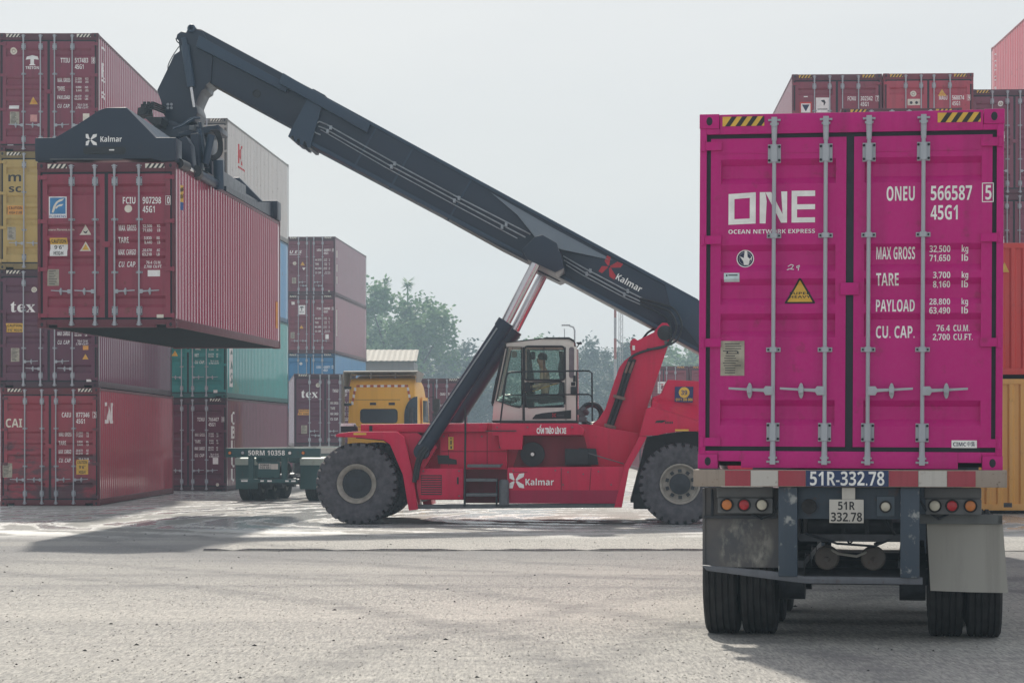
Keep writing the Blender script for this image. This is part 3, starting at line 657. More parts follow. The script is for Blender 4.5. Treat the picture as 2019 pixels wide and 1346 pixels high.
part('air_tank', MB().cyl((-0.36, 0.85, 0.965), (0.34, 0.85, 0.965), 0.10, n=20).box(-0.08, -0.05, 0.74, 0.96, 0.86, 1.07).box(0.12, 0.15, 0.74, 0.96, 0.86, 1.07), STEEL, tr)
for x in (-0.20, 0.185):
    part('brake_chamber', MB().lathe([(0.0, 0.62), (0.05, 0.615), (0.09, 0.63), (0.098, 0.66), (0.098, 0.70), (0.105, 0.705), (0.105, 0.725), (0.098, 0.73), (0.085, 0.82), (0.0, 0.83)], 22, 'y', (x, 0, 0.68)).cyl((x+0.02, 0.6, 0.67), (x-0.01, 0.63, 0.675), 0.02, n=8), paint('dusty_brake_chamber', (0.12, 0.105, 0.095), 0.7, 0.3, 0.4, 0.3, scale=3), tr)
for pts in ([(-0.18, 0.65, 0.76), (-0.1, 0.6, 0.72), (0.05, 0.58, 0.70), (0.14, 0.64, 0.735)], [(-0.1, 1.1, 0.9), (-0.02, 1.05, 0.78), (0.05, 1.05, 0.86), (0.12, 1.1, 0.93)], [(-0.3, 1.3, 0.9), (-0.26, 1.12, 0.80), (-0.2, 1.05, 0.79)], [(0.3, 1.3, 0.9), (0.27, 1.12, 0.82), (0.19, 1.06, 0.78)]):
    part('air_hose', MB().tube(pts, 0.012, 6), RUBBER if pts[0][2] > 0.8 else FLAP, tr)
part('guard_plate', MB().box(-1.20, -0.57, 0.30, 0.312, 0.615, 1.275).box(-1.21, -1.19, 0.28, 0.55, 0.61, 1.27), GUARD, tr)
fl = MB(); n = 8; vs = []; fs = []
for i in range(n+1):
    for j in range(5):
        u = i/n; v = j/4; vs.append((0.625+0.61*v+0.03*u+0.012*u*v, 0.30+0.02*math.sin(v*6+u*2)-0.03*u*u, 0.985-u*0.545-0.012*v*u))
for i in range(n):
    for j in range(4): a = i*5+j; fs.append((a, a+1, a+6, a+5))
fl.add(vs, fs); fl.add([(x, y+0.012, z) for x, y, z in vs], [f[::-1] for f in fs])
part('mud_flap', fl, FLAP, tr)
part('flap_bracket', MB().box(0.57, 1.23, 0.26, 0.30, 0.987, 1.065).box(1.19, 1.23, 0.26, 0.5, 0.99, 1.06), paint('grey_bracket', (0.13, 0.14, 0.14), 0.6, 0.4, 0.3), tr, 0.004)
for a, lamps in ((-1, ((1431, LAMP_O), (1466, LAMP_R), (1502, LAMP_W))), (1, ((1847, LAMP_W), (1881, LAMP_R), (1917, LAMP_O)))):
    x0, x1 = (lx(1412), lx(1524)) if a < 0 else (lx(1829), lx(1939))
    bx_ = part('lamp_box', MB().box(x0, x1, 0.14, 0.22, 1.068, 1.195).box(x0-0.01, x1, 0.16, 0.21, 1.195, 1.285), paint('grey_lamp_box', (0.12, 0.125, 0.13), 0.55, 0.3, 0.3), tr, 0.012)
    for p, m in lamps: lamp(tr, lx(p), 1.138, 0.14, 0.043, m)
bk = part('dark_lamp', MB().lathe([(0.0, 0.03), (0.045, 0.02), (0.06, 0.01), (0.062, 0.06)], 20, 'y', (lx(1598), 0, 1.13)), RUBBER, tr)
bx_ = part('lamp_plate', MB().box(lx(1733), lx(1768), 0.03, 0.06, 1.055, 1.215), paint('blue_lamp_plate', (0.06, 0.085, 0.11), 0.55, 0.4, 0.3), tr, 0.004); lamp(tr, lx(1750), 1.132, 0.03, 0.038, LAMP_W)
lp = part('licence_plate', MB().box(lx(1639), lx(1707), -0.02, -0.012, 1.0, 1.19).box(lx(1664), lx(1690), -0.01, 0.05, 1.19, 1.285), paint('dusty_white_plate', (0.55, 0.53, 0.48), 0.5, 0.3, 0.15, 0.2, scale=3), tr, 0.003)
part('lettering', MB().text('51R', lx(1673), 1.107, 0.066, 0.135, -0.0225, 'C', 0.025).text('332.78', lx(1673), 1.013, 0.072, 0.25, -0.0225, 'C', 0.02), BLACK, lp, smooth=0)

for pts in ([(-1.13, 0.27, 1.26), (-1.125, 0.26, 1.15), (-1.13, 0.262, 1.04)], [(-0.80, 0.25, 1.06), (-0.72, 0.24, 1.02), (-0.60, 0.2, 1.08), (-0.56, 0.15, 1.2)], [(0.80, 0.25, 1.07), (0.72, 0.22, 1.03), (0.62, 0.15, 1.10), (0.56, 0.12, 1.2)], [(0.3, 0.12, 1.02), (0.34, 0.2, 0.94), (0.38, 0.35, 0.88)], [(-0.36, 0.3, 0.90), (-0.1, 0.26, 0.82), (0.2, 0.28, 0.80), (0.39, 0.32, 0.88)]):
    part('wiring', MB().tube(pts, 0.011, 6), GASKET, tr)
part('mud_bracket', MB().box(-1.2, -0.6, 0.27, 0.295, 1.02, 1.045).box(1.235, 1.30, 0.10, 0.14, 1.13, 1.165), STEEL, tr)
# the magenta container itself
def one_logo(L):
    L.m(0); X = lambda p: (p-1376)/603.0; V = lambda p: (p-220)/705.0
    P = lambda *q: L.poly([(X(a), V(b)) for a, b in q])
    P((1434, 379), (1489, 376), (1489, 386), (1446, 389)); P((1434, 379), (1446, 389), (1446, 429), (1434, 440)); P((1446, 429), (1477, 428), (1489, 438), (1434, 440)); P((1477, 387), (1489, 386), (1489, 438), (1477, 428))
    P((1497, 376), (1508, 376), (1511, 394), (1509, 438), (1497, 438)); P((1508, 376), (1520, 376), (1552, 437), (1540, 437)); P((1540, 375), (1552, 375), (1552, 437), (1543, 420))
    for a, b in ((374, 385), (401, 411), (427, 437)): P((1572, a), (1608, a), (1608, b), (1572, b))
    P((1561, 374), (1572, 374), (1572, 437), (1561, 437))
    L.T('OCEAN NETWORK EXPRESS', X(1434), V(458), 0.0115, (1608-1434)/603.0, bold=0.03)
def round_badge(L):
    L.m(0).disc(0.152, 0.407, 0.072).m(1).disc(0.152, 0.407, 0.064, -0.001).m(0)
    for a in (0.055, 0.050): pass
    n = 28
    for i in range(n):
        t0, t1 = 2*math.pi*i/n, 2*math.pi*(i+0.75)/n; x, z = L.x(0.152), L.z(0.407)
        L.b.flat([(x+r*math.cos(t), z+r*math.sin(t)) for r, t in ((0.050, t0), (0.052, t0), (0.052, t1), (0.050, t1))], -0.002)
    L.poly([(0.150, 0.385), (0.158, 0.385), (0.160, 0.402), (0.168, 0.408), (0.163, 0.425), (0.148, 0.425), (0.145, 0.414), (0.133, 0.400), (0.147, 0.405)], -0.002); L.poly([(0.168, 0.408), (0.176, 0.398), (0.172, 0.412)], -0.002)
def big_tri(L):
    x, z = L.x(0.3355), L.z(0.535); h = 0.205
    L.m(1).b.flat([(x-0.122, z), (x+0.122, z), (x+0.122, z+0.012), (x+0.008, z+h), (x-0.008, z+h), (x-0.122, z+0.012)], 0)
    L.m(0).b.flat([(x-0.102, z+0.014), (x+0.102, z+0.014), (x+0.003, z+h-0.02), (x-0.003, z+h-0.02)], -0.001)
    L.m(1).T('SUPER', 0.3355, 0.509, 0.007, 0.07, 'C', 0.0, y=-0.002).T('HEAVY', 0.3355, 0.519, 0.007, 0.07, 'C', 0.0, y=-0.002)
def chalk(L):
    b = L.b
    for pts in ([(-0.50, 0.415), (-0.475, 0.432), (-0.455, 0.425), (-0.47, 0.400), (-0.507, 0.385), (-0.49, 0.395), (-0.45, 0.389)], [(-0.41, 0.425), (-0.43, 0.415), (-0.425, 0.402), (-0.405, 0.415), (-0.41, 0.428), (-0.415, 0.38)]):
        for (x0, z0), (x1, z1) in zip(pts, pts[1:]):
            d = Vector((x1-x0, z1-z0)).normalized()*0.0035; z0 += 1.235; z1 += 1.235
            b.flat([(x0+d.y, z0-d.x), (x1+d.y, z1-d.x), (x1-d.y, z1+d.x), (x0-d.y, z0+d.x)], 0)
def plate_pink(L):
    L.m(0).rect(0.072, 0.640, 0.152, 0.738).m(1); rnd = random.Random(5)
    for i in range(13):
        v = 0.647+i*0.0068; L.rect(0.080+rnd.random()*0.01, v, 0.118+rnd.random()*0.025, v+0.0022, -0.001)
    for u in (0.095, 0.13): L.disc(u, 0.672, 0.007, -0.002, 10)
def cimc(L):
    L.m(0).rect(0.836, 0.917, 0.918, 0.938).m(1).T('CIMC', 0.841, 0.933, 0.0105, 0.042, bold=0.03, y=-0.001).T('中集', 0.886, 0.933, 0.011, 0.026, bold=0.0, y=-0.001)
container('magenta container with white ONE lettering on its closed doors, riding on the blue trailer', HC, (XP, YP, BEDP), RZP, p_pink, None, 'ONEU', '566587', '5',
    rows=[('MAX GROSS', '32,500', 'kg', '71,650', 'lb'), ('TARE', '3,700', 'kg', '8,160', 'lb'), ('PAYLOAD', '28,800', 'kg', '63,490', 'lb'), ('CU. CAP.', '76.4', 'CU.M.', '2,700', 'CU.FT.')], haz=(YELLOW, BLACK), roll=R(0.3),
    art=[('company_logo', one_logo, WHITE, 0.2), ('round_badge', round_badge, [WHITE, NAVY], 0.15), ('warning_sticker', big_tri, [YELLOW, BLACK], 0.33),
         ('chalk_mark', chalk, WHITE, 0.3), ('data_plate', plate_pink, [PAPER, STEEL], 0.1), ('maker_plate', cimc, [WHITE, NAVY], 0.87),
         ('sticker', lambda L: L.m(0).rect(0.082, 0.448, 0.134, 0.473).m(1).rect(0.097, 0.4525, 0.128, 0.456, -0.001).rect(0.089, 0.452, 0.094, 0.458, -0.001), [PALEBLUE, STEEL], 0.1)])

def tractor(label, loc, rz, pm, grp=None):
    r = empty('tractor_unit', label, 'truck', loc, rz, grp)
    b = MB()
    for s in (-1, 1): b.box(s*0.42-0.04, s*0.42+0.04, 0, 6.0, 0.72, 0.98)
    for y in (0.05, 1.6, 3.2): b.box(-0.38, 0.38, y, y+0.1, 0.75, 0.95)
    b.box(-0.5, 0.5, 1.2, 2.1, 0.985, 1.06).box(-1.2, 1.2, 5.75, 5.95, 0.40, 0.95)
    part('chassis', b, STEEL, r)
    for y in (1.0, 2.3):
        part('axle', MB().cyl((-0.95, y, 0.5), (0.95, y, 0.5), 0.09, n=12), STEEL, r)
        for s in (-1, 1):
            for x in (0.745, 1.05): wheel(r, s*x, y, 0.5, s)
    for s in (-1, 1): wheel(r, s*1.03, 4.95, 0.5, s)
    part('fuel_tank', MB().cyl((1.0, 2.9, 0.65), (1.0, 4.1, 0.65), 0.3, n=20), GALV, r)
    y0 = 3.6; prof = [(y0, 0.95), (y0, 3.38), (y0+0.18, 3.56), (y0+1.0, 3.58), (y0+1.55, 3.36), (y0+1.85, 2.95), (y0+2.18, 1.95), (y0+2.25, 0.95)]
    cbm = MB().prism_x(prof, -1.16, 1.16); cbm.v = [(x*(1.0 if z < 2.4 else 1.0-0.085*(z-2.4)/1.2), y, z) for x, y, z in cbm.v]
    cb = part('cab', cbm, pm, r, 0.13)
    part('roof_moulding', MB().prism_x([(y0+0.3, 3.50), (y0+0.9, 3.66), (y0+1.5, 3.50), (y0+1.95, 3.02), (y0+1.7, 2.9)], -0.98, 0.98), pm, cb, 0.10)
    part('roof_deflector', MB().prism_x([(y0-0.26, 3.73), (y0-0.26, 3.765), (y0-0.10, 3.79), (y0+0.95, 3.70), (y0+0.95, 3.67), (y0-0.10, 3.755)], -1.17, 1.17).prism_x([(y0-0.26, 3.30), (y0-0.26, 3.765), (y0-0.10, 3.79), (y0+0.95, 3.70), (y0+0.35, 3.30)], -1.20, -1.17).prism_x([(y0-0.26, 3.42), (y0-0.26, 3.765), (y0-0.10, 3.79), (y0+0.95, 3.70), (y0+0.35, 3.42)], 1.17, 1.20).box(-1.05, -1.0, y0+0.1, y0+0.14, 3.55, 3.74).box(-0.4, -0.36, y0+0.1, y0+0.14, 3.55, 3.74).box(0.4, 0.44, y0+0.1, y0+0.14, 3.55, 3.74), FLAP, r)
    part('side_extender', MB().box(-1.235, -1.205, y0-0.36, y0+0.02, 1.35, 3.60), FLAP, r, 0.01)
    q = [(1.165, 0.96), (0.74, 0.96), (0.74, 2.35)] + [(1.165-0.425*math.cos(R(k)), 2.35+0.62*math.sin(R(k))) for k in (15, 30, 45, 60, 75, 90)]
    part('side_fairing', MB().prism(q, y0-0.06, y0-0.012), plain('dark_blue_fairing', (0.03, 0.05, 0.075), 0.4), r, 0.008)
    part('exhaust_stack', MB().cyl((1.0, y0-0.25, 1.0), (1.0, y0-0.25, 2.6), 0.07, n=12), STEEL, r)
    for z in (3.25, 2.72, 1.95): part('bracket', MB().box(-1.20, -0.98, y0-0.09, y0-0.02, z-0.04, z+0.04), BLACK, r, 0.01)
    n = 4; w_ = MB(); pts = []
    for cx, cz, a0 in ((0.43, 2.47, 0), (-0.57, 2.47, 90), (-0.57, 2.23, 180), (0.43, 2.23, 270)):
        for i in range(n+1): a = R(a0+90*i/n); pts.append((cx-0.02+0.09*math.cos(a), cz+0.09*math.sin(a)))
    part('rear_window', w_.prism(pts, y0-0.012, y0+0.01), plain('dark_blue_glass', (0.02, 0.035, 0.05), 0.12, 0, 0.1), cb)
    part('window_seal', MB().tube([(x, y0-0.012, z) for x, z in pts], 0.022, 6, True), BLACK, cb)
    for x in (-0.28, 0.33): part('vent', MB().box(x-0.10, x+0.10, y0-0.02, y0+0.0, 2.70, 2.78), BLACK, cb, 0.006)
    st = MB(); st.mat(0); segs = []
    for i in range(15):
        x0 = -0.82+i*0.112; st.mat(i % 2); st.box(x0, x0+0.112, y0-0.012, y0-0.002, 3.27, 3.34)
    for s in (-1, 1):
        for i in range(5):
            st.mat((i+1) % 2); z = 3.26-i*0.11; x = s*(0.86+i*0.022); st.prism([(x-0.035, z-0.11), (x+0.035, z-0.11), (x+0.025, z), (x-0.045, z)], y0-0.012, y0-0.002)
    part('reflective_tape', st, [plain('orange_red_tape', (0.5, 0.10, 0.03), 0.4), WHITE], cb, smooth=0)
    part('panel_seam', MB().box(-1.05, 0.6, y0-0.006, y0, 2.86, 2.875).box(-1.05, -0.55, y0-0.006, y0, 2.0, 2.012), plain('seam_shadow_line', (0.25, 0.13, 0.02), 0.6), cb)
    for s in (-1, 1):
        dr = part('cab_door', MB().prism_x([(y0+0.75, 1.0), (y0+0.75, 2.95), (y0+1.70, 2.95), (y0+1.98, 2.1), (y0+2.0, 1.0)], s*1.155, s*1.178), pm, r, 0.008)
        part('window', MB().prism_x([(y0+0.83, 2.15), (y0+0.83, 2.85), (y0+1.62, 2.85), (y0+1.86, 2.15)], s*1.176, s*1.184), plain('sky_glass', (0.12, 0.16, 0.17), 0.08, 0, 0.1), dr)
        part('mirror', MB().tube([(s*1.15, y0+1.9, 2.95), (s*1.35, y0+2.0, 3.0), (s*1.42, y0+2.0, 2.9)], 0.018, 6).box(s*1.32, s*1.52, y0+1.95, y0+2.06, 2.35, 2.92).tube([(s*1.42, y0+2.0, 2.4), (s*1.35, y0+2.0, 2.2), (s*1.15, y0+1.95, 2.15)], 0.018, 6), STEEL, r)
    part('windscreen', MB().add([(-1.02, y0+1.87, 2.9), (1.02, y0+1.87, 2.9), (1.02, y0+2.18, 2.0), (-1.02, y0+2.18, 2.0), (-1.02, y0+1.86, 2.9), (1.02, y0+1.86, 2.9), (1.02, y0+2.17, 2.0), (-1.02, y0+2.17, 2.0)], [(0, 1, 2, 3), (7, 6, 5, 4)]), plain('dark_blue_glass', (0.02, 0.035, 0.05), 0.12, 0, 0.1), cb)
    return r
def along(x, y, rz, d): return (x - math.sin(rz)*d, y + math.cos(rz)*d, 0)
p_yel = paint('amber_truck_paint', (0.98, 0.52, 0.025), 0.4, 0.2, 0.05, 0.2)
tractor('white tractor unit hidden in front of the magenta container', along(XP, YP, RZP, 10.4), RZP, paint('white_truck_paint', (0.6, 0.6, 0.58), 0.4, 0.2, 0.05, 0.2))

# --- empty green trailer with amber truck
RZG = R(-8.5); XG, YG, BEDG = PX(536, 59.0), 59.0, 1.40
gp = paint('dark_green_frame_paint', (0.008, 0.065, 0.068), 0.5, 0.4, 0.25, 0.3)
gt = empty('flatbed_trailer', 'empty dark green skeletal trailer behind the big front wheel', 'trailer', (XG, YG, 0), RZG)
running_gear(gt, gp, BEDG)
gx = lambda p: (p-536)/76.0
gz = lambda p: CH + (HY-p)/76.0
part('deck_edge', MB().box(-1.24, -1.15, 0.1, 12.3, BEDG-0.14, BEDG+0.0).box(1.15, 1.24, 0.1, 12.3, BEDG-0.14, BEDG+0.0), paint('pale_deck_paint', (0.40, 0.42, 0.38), 0.5, 0.4, 0.3), gt)
part('rear_beam', MB().box(-1.22, 1.28, -0.04, 0.10, 1.16, BEDG-0.003), gp, gt, 0.006)
part('lettering', MB().text('50RM 10358', gx(489), 1.215, 0.125, gx(563)-gx(489), -0.044, 'L', 0.02), WHITE, gt, smooth=0)
for p, m in ((452, LAMP_O), (478, GALV), (573, WHITE), (600, LAMP_O)): lamp(gt, gx(p), 1.275, -0.04, 0.042, m)
for a, c in ((488, 499), (555, 566)): part('rear_post', MB().box(gx(a), gx(c), 0.0, 0.10, 0.60, 1.16), gp, gt, 0.006)
part('rear_plate', MB().box(gx(507), gx(551), 0.03, 0.06, 0.63, 1.05).box(gx(515), gx(545), 0.08, 0.11, 1.05, 1.16), gp, gt, 0.004)
lp = part('licence_plate', MB().box(gx(509), gx(533), 0.015, 0.028, 0.86, 1.0), WWHITE, gt); part('lettering', MB().text('50RM', gx(521), 0.935, 0.05, 0.24, 0.012, 'C', 0.02).text('103.58', gx(521), 0.872, 0.05, 0.26, 0.012, 'C', 0.02), BLACK, lp, smooth=0)
part('lamp_plate', MB().box(gx(534), gx(548), 0.01, 0.028, 0.85, 0.99), WWHITE, gt)
part('underrun_bar', MB().box(gx(472), gx(586), 0.0, 0.08, 0.50, 0.60), gp, gt, 0.006)
for a, c in ((474, 487), (513, 536), (563, 584)): part('reflective_strip', MB().box(gx(a), gx(a)+0.09, -0.004, 0.0, 0.53, 0.57).box(gx(c)-0.12, gx(c), -0.004, 0.0, 0.53, 0.57), WHITE, gt)
for x0, x1 in ((-1.2, -0.6), (0.55, 1.2)):
    part('mud_flap', MB().box(x0, x1, 0.85, 0.865, 0.32, 0.95), gp, gt)
    part('mudguard', MB().prism_x([(0.80, 0.95), (0.78, 1.12), (0.95, 1.15), (3.9, 1.15), (3.9, 1.11), (0.97, 1.11), (0.84, 1.08), (0.85, 0.95)], x0, x1), paint('pale_green_guard', (0.36, 0.42, 0.38), 0.5, 0.4, 0.3), gt)
tractor('amber truck cab coupled to the empty green trailer, seen from behind', along(XG, YG, RZG, 10.3), RZG, p_yel)
# --- two loaded trailers further on
sub = {}
for key, Y, pL, pR, yaw, pm, lab, tl in (('tex', 90.0, 580, 702, -6.6, p_tex, 'plum container with white tex lettering beside the amber cab, standing on a trailer', 'dark trailer under the tex container, mostly hidden by the green one'),
                                     ('caau', 97.0, 797, 911, 0.0, p_caau, 'dark red container half hidden between the amber cab and the lift cylinders', 'dark trailer under the half hidden dark red container')):
    X = PX((pL+pR)/2, Y); rz = R(-yaw)
    t2 = empty('container_trailer', tl, 'trailer', (X, Y, 0), rz); running_gear(t2, TB, 1.27)
    part('rear_beam', MB().box(-1.24, 1.24, -0.03, 0.12, 1.12, 1.267), RUSTY, t2)
    for s in (-1, 1): part('rear_post', MB().box(s*0.42, s*0.56, 0.0, 0.1, 0.55, 1.12), TB, t2)
    part('underrun_bar', MB().box(-0.8, 0.8, 0.0, 0.1, 0.48, 0.56), TB, t2)
    if key == 'tex':
        container(lab, HC, (X, Y, 1.27), rz, pm, None, 'TXGU', '438079', '', rows=ROWS(), low_handles=True, full=False, art=[a_tex(0.115, 0.325, 0.115, 0.27), a_disc(0.385, 0.155, 0.085), a_caution(0.06, 0.485, 0.25, 0.56, ('CAUTION', "9'6\" HIGH"), ORANGE, ORANGE), a_plate(0.115, 0.70, 0.21, 0.815)])
    else:
        container(lab, HC, (X, Y, 1.27), rz, pm, None, 'CAAU', '941062', '3', rows=ROWS(), full=False)
# ------------------------------------------------------------ reach stacker, local frame: x along the machine (boom head at -x), y away from us
TH = R(2.86); RSY = 43.9
def L(x, y, c=0.0):
    """photo pixel -> (x, z) on the machine's lengthwise plane at lateral distance c"""
    dx = (x-CX)/F; dz = (HY-y)/F; t = (c + RSY*math.cos(TH))/(dx*math.sin(TH)+math.cos(TH))
    return (t*dx*math.cos(TH) - (t-RSY)*math.sin(TH), CH + t*dz)
def LP(pts, c): return [L(a, b, c) for a, b in pts]
def PR(b, pts, c0, c1, ref=None): return b.prism(LP(pts, c0 if ref is None else ref), c0, c1)
def L3(x, y, c): q = L(x, y, c); return (q[0], c, q[1])
RS = empty('reach_stacker', 'red reach stacker with a long dark boom lifting a container', 'reach stacker', (0, RSY, 0), -TH)
RSR = paint('red_machine_paint', (0.60, 0.002, 0.058), 0.34, 0.40, 0.15, 0.06, spec=0.3)
NAV = paint('dark_slate_machine_paint', (0.004, 0.015, 0.038), 0.38, 0.2, 0.06, 0.08)
NAV2 = paint('dark_slate_ledge_paint', (0.016, 0.042, 0.080), 0.42, 0.2, 0.03, 0.15)
BLK = plain('black_machine_paint', (0.012, 0.015, 0.020), 0.5)
GRY = plain('grey_step_metal', (0.12, 0.13, 0.14), 0.55, 0.3)
CABW = paint('cream_white_cab_paint', (0.74, 0.70, 0.64), 0.42, 0.2, 0.08, 0.2)
PIPE = plain('bare_pipe_metal', (0.30, 0.33, 0.36), 0.35, 0.5)
def kalmar_mark(b, x, z, h, y, rot=0.0):
    """pinwheel K of four petals"""
    ca, sa = math.cos(rot), math.sin(rot)
    def P(pts): b.flat([(x+h*(p*ca-q*sa), z+h*(p*sa+q*ca)) for p, q in pts], y)
    P([(0.0, 1.0), (0.22, 1.0), (0.36, 0.56), (0.30, 0.52), (0.02, 0.66)]); P([(0.0, 0.0), (0.22, 0.0), (0.36, 0.44), (0.30, 0.48), (0.02, 0.34)])
    P([(0.42, 0.56), (0.66, 0.96), (1.0, 1.0), (0.96, 0.76), (0.50, 0.50)]); P([(0.42, 0.44), (0.66, 0.04), (1.0, 0.0), (0.96, 0.24), (0.50, 0.50)])
# chassis
b = MB()
PR(b, [(711, 836), (975, 833.5), (1157, 836), (1275, 857), (1238, 918), (1222, 985), (830, 985), (812, 905), (798, 857), (711, 853)], 0.62, 3.5)
PR(b, [(868, 852), (1000, 852), (1000, 925), (868, 925)], 0.42, 0.62)
part('chassis', b, RSR, RS, 0.01)
part('deck_beam', PR(MB(), [(711, 836.5), (960, 834), (960, 851), (711, 852)], 0.30, 0.61), RSR, RS, 0.008)
b = PR(MB(), [(971, 834), (1138, 834), (1153, 846), (1150, 857), (1031, 858), (1029, 886), (990, 886), (985, 880), (983, 858), (971, 858)], 0.12, 0.61)
dk = part('cab_deck', b, RSR, RS, 0.010)
x0, z0 = L(1058, 854, 0.11); part('lettering', MB().text('CẤM TRÈO LÊN XE', x0, z0, 0.105, 0.57, 0.115, 'L', 0.05), WHITE, dk, smooth=0)
part('slot', PR(MB(), [(957, 848), (1018, 848), (1018, 850), (957, 850)], 0.09, 0.12), BLK, RS)
# side boxes, sill
bx = part('side_box', PR(MB(), [(820, 923), (914, 923), (914, 962), (913, 984), (826, 984), (822, 962)], 0.10, 0.615), RSR, RS, 0.015)
g = MB(); PR(g, [(830, 936), (871, 936), (871, 975), (830, 975)], 0.092, 0.11)
g.mat(1)
for i in range(8): PR(g, [(831, 938.5+i*4.6), (870, 938.5+i*4.6), (870, 940.6+i*4.6), (831, 940.6+i*4.6)], 0.082, 0.094)
part('grille', g, [BLK, RSR], bx)
part('handle', PR(MB(), [(901, 940), (904, 940), (904, 954), (901, 954)], 0.07, 0.10), BLK, bx)
bx2 = part('side_tank', PR(MB(), [(1000, 921), (1238, 919), (1222, 966), (1215, 992), (1000, 992)], 0.08, 0.615), RSR, RS, 0.02)
part('tank_skirt', PR(MB(), [(1004, 966), (1222, 966), (1215, 992), (1004, 992)], 0.062, 0.085), paint('red_machine_paint_low', (0.34, 0.003, 0.050), 0.5, 0.4, 0.25, 0.1, spec=0.25), bx2)
lg = MB(); x0, z0 = L(1004, 962, 0.055); kalmar_mark(lg, x0, z0, 0.29, 0.070); x0, z0 = L(1036, 956, 0.055); lg.text('Kalmar', x0, z0, 0.122, 0.545, 0.070, 'L', 0.015)
part('lettering', lg, WHITE, bx2, smooth=0)
part('seam', PR(MB(), [(1106, 922), (1107, 922), (1107, 966), (1106, 966)], 0.07, 0.085), BLK, bx2)
part('sill', PR(MB(), [(822, 995), (1214, 992.5), (1214, 1000), (822, 1003)], 0.10, 0.5), GRY, RS, 0.008)
part('yellow_plate', PR(MB(), [(884, 861), (894, 861), (894, 886), (884, 886)], 0.40, 0.425), YELLOW, RS)
part('yellow_plate_marks', PR(PR(PR(MB(), [(887, 865), (891, 865), (889, 861.5)], 0.39, 0.40), [(888, 868), (890.5, 868), (890.5, 876), (888, 876)], 0.39, 0.40), [(888, 879), (891, 879), (891, 884), (888, 884)], 0.39, 0.40), BLACK, RS)
part('opening', PR(MB(), [(862, 897), (885, 897), (886, 903), (900, 906), (901, 915), (864, 914)], 0.405, 0.43), BLK, RS)
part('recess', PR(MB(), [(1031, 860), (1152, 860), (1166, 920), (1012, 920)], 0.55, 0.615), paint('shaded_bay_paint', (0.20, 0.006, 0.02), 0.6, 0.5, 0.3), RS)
reel = part('hose_reel', MB().lathe([(0.0, 0.35), (0.05, 0.35), (0.06, 0.38), (0.20, 0.40), (0.235, 0.40), (0.235, 0.55)], 24, 'y', (L(1050, 895, 0.4)[0], 0, L(1050, 895, 0.4)[1])), BLK, RS)
part('hub_cap', MB().lathe([(0.0, 0.335), (0.035, 0.34), (0.035, 0.352)], 14, 'y', (L(1050, 895, 0.4)[0], 0, L(1050, 895, 0.4)[1])), WHITE, reel)
part('battery_box', PR(PR(MB(), [(1114, 884), (1160, 886), (1160, 916), (1114, 916)], 0.30, 0.56), [(1140, 883), (1175, 884), (1180, 916), (1160, 916)], 0.42, 0.56), BLK, RS, 0.01)
part('grab_wire', MB().tube([L3(1160, 893, 0.25), L3(1230, 914, 0.25)], 0.012, 6), GRY, RS)
sm_ = MB()
for pl in ([(884, 856), (885, 856), (885, 918), (884, 918)], [(960, 852), (961, 852), (961, 924), (960, 924)], [(870, 889), (999, 889), (999, 890), (870, 890)]): PR(sm_, pl, 0.412, 0.42)
for pl in ([(1165, 922), (1166, 922), (1163, 966), (1162, 966)], [(1010, 930), (1040, 930), (1040, 930.8), (1010, 930.8)]): PR(sm_, pl, 0.072, 0.08)
part('panel_seam', sm_, plain('dark_seam', (0.08, 0.004, 0.012), 0.7), RS)
bo_ = MB()
for a_, c_ in ((1120, 930), (1150, 934), (1180, 929), (1110, 955), (1205, 955), (1012, 927), (1095, 927), (835, 928), (905, 928), (905, 977), (875, 860), (950, 860), (990, 860), (990, 915), (950, 915), (980, 842), (1040, 842), (1128, 842)): q_ = L3(a_, c_, 0.09 if c_ > 920 else (0.41 if a_ < 1000 and c_ > 850 else 0.11)); bo_.cyl((q_[0], q_[1]-0.03, q_[2]), (q_[0], q_[1]+0.02, q_[2]), 0.016, n=6)
part('bolts', bo_, GRY, RS)
# steps and ladder
for y_, a, c in ((918, 921, 987), (946, 919, 980), (975, 919, 980)): part('step', PR(MB(), [(a, y_-3), (c, y_-3), (c, y_+3), (a, y_+3)], 0.02, 0.35), GRY, RS, 0.006)
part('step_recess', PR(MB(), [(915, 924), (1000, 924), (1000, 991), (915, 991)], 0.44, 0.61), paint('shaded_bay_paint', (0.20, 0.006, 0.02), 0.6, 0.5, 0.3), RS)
part('grab_rail', MB().tube([L3(917.5, 803, 0.06), L3(917.5, 860, 0.06), L3(916, 998, 0.06)], 0.020, 8).tube([L3(980, 946, 0.06), L3(979, 998, 0.06)], 0.018, 8), BLK, RS)
cn = L(993.5, 971, 0.0); part('steel_canister', MB().lathe([(0.0, -0.25), (0.075, -0.25), (0.095, -0.23), (0.095, 0.20), (0.08, 0.245), (0.03, 0.26), (0.0, 0.26)], 20, 'z', (cn[0], 0.03, cn[1])).lathe([(0.099, -0.01), (0.099, 0.01)], 20, 'z', (cn[0], 0.03, cn[1])), GRY, RS)
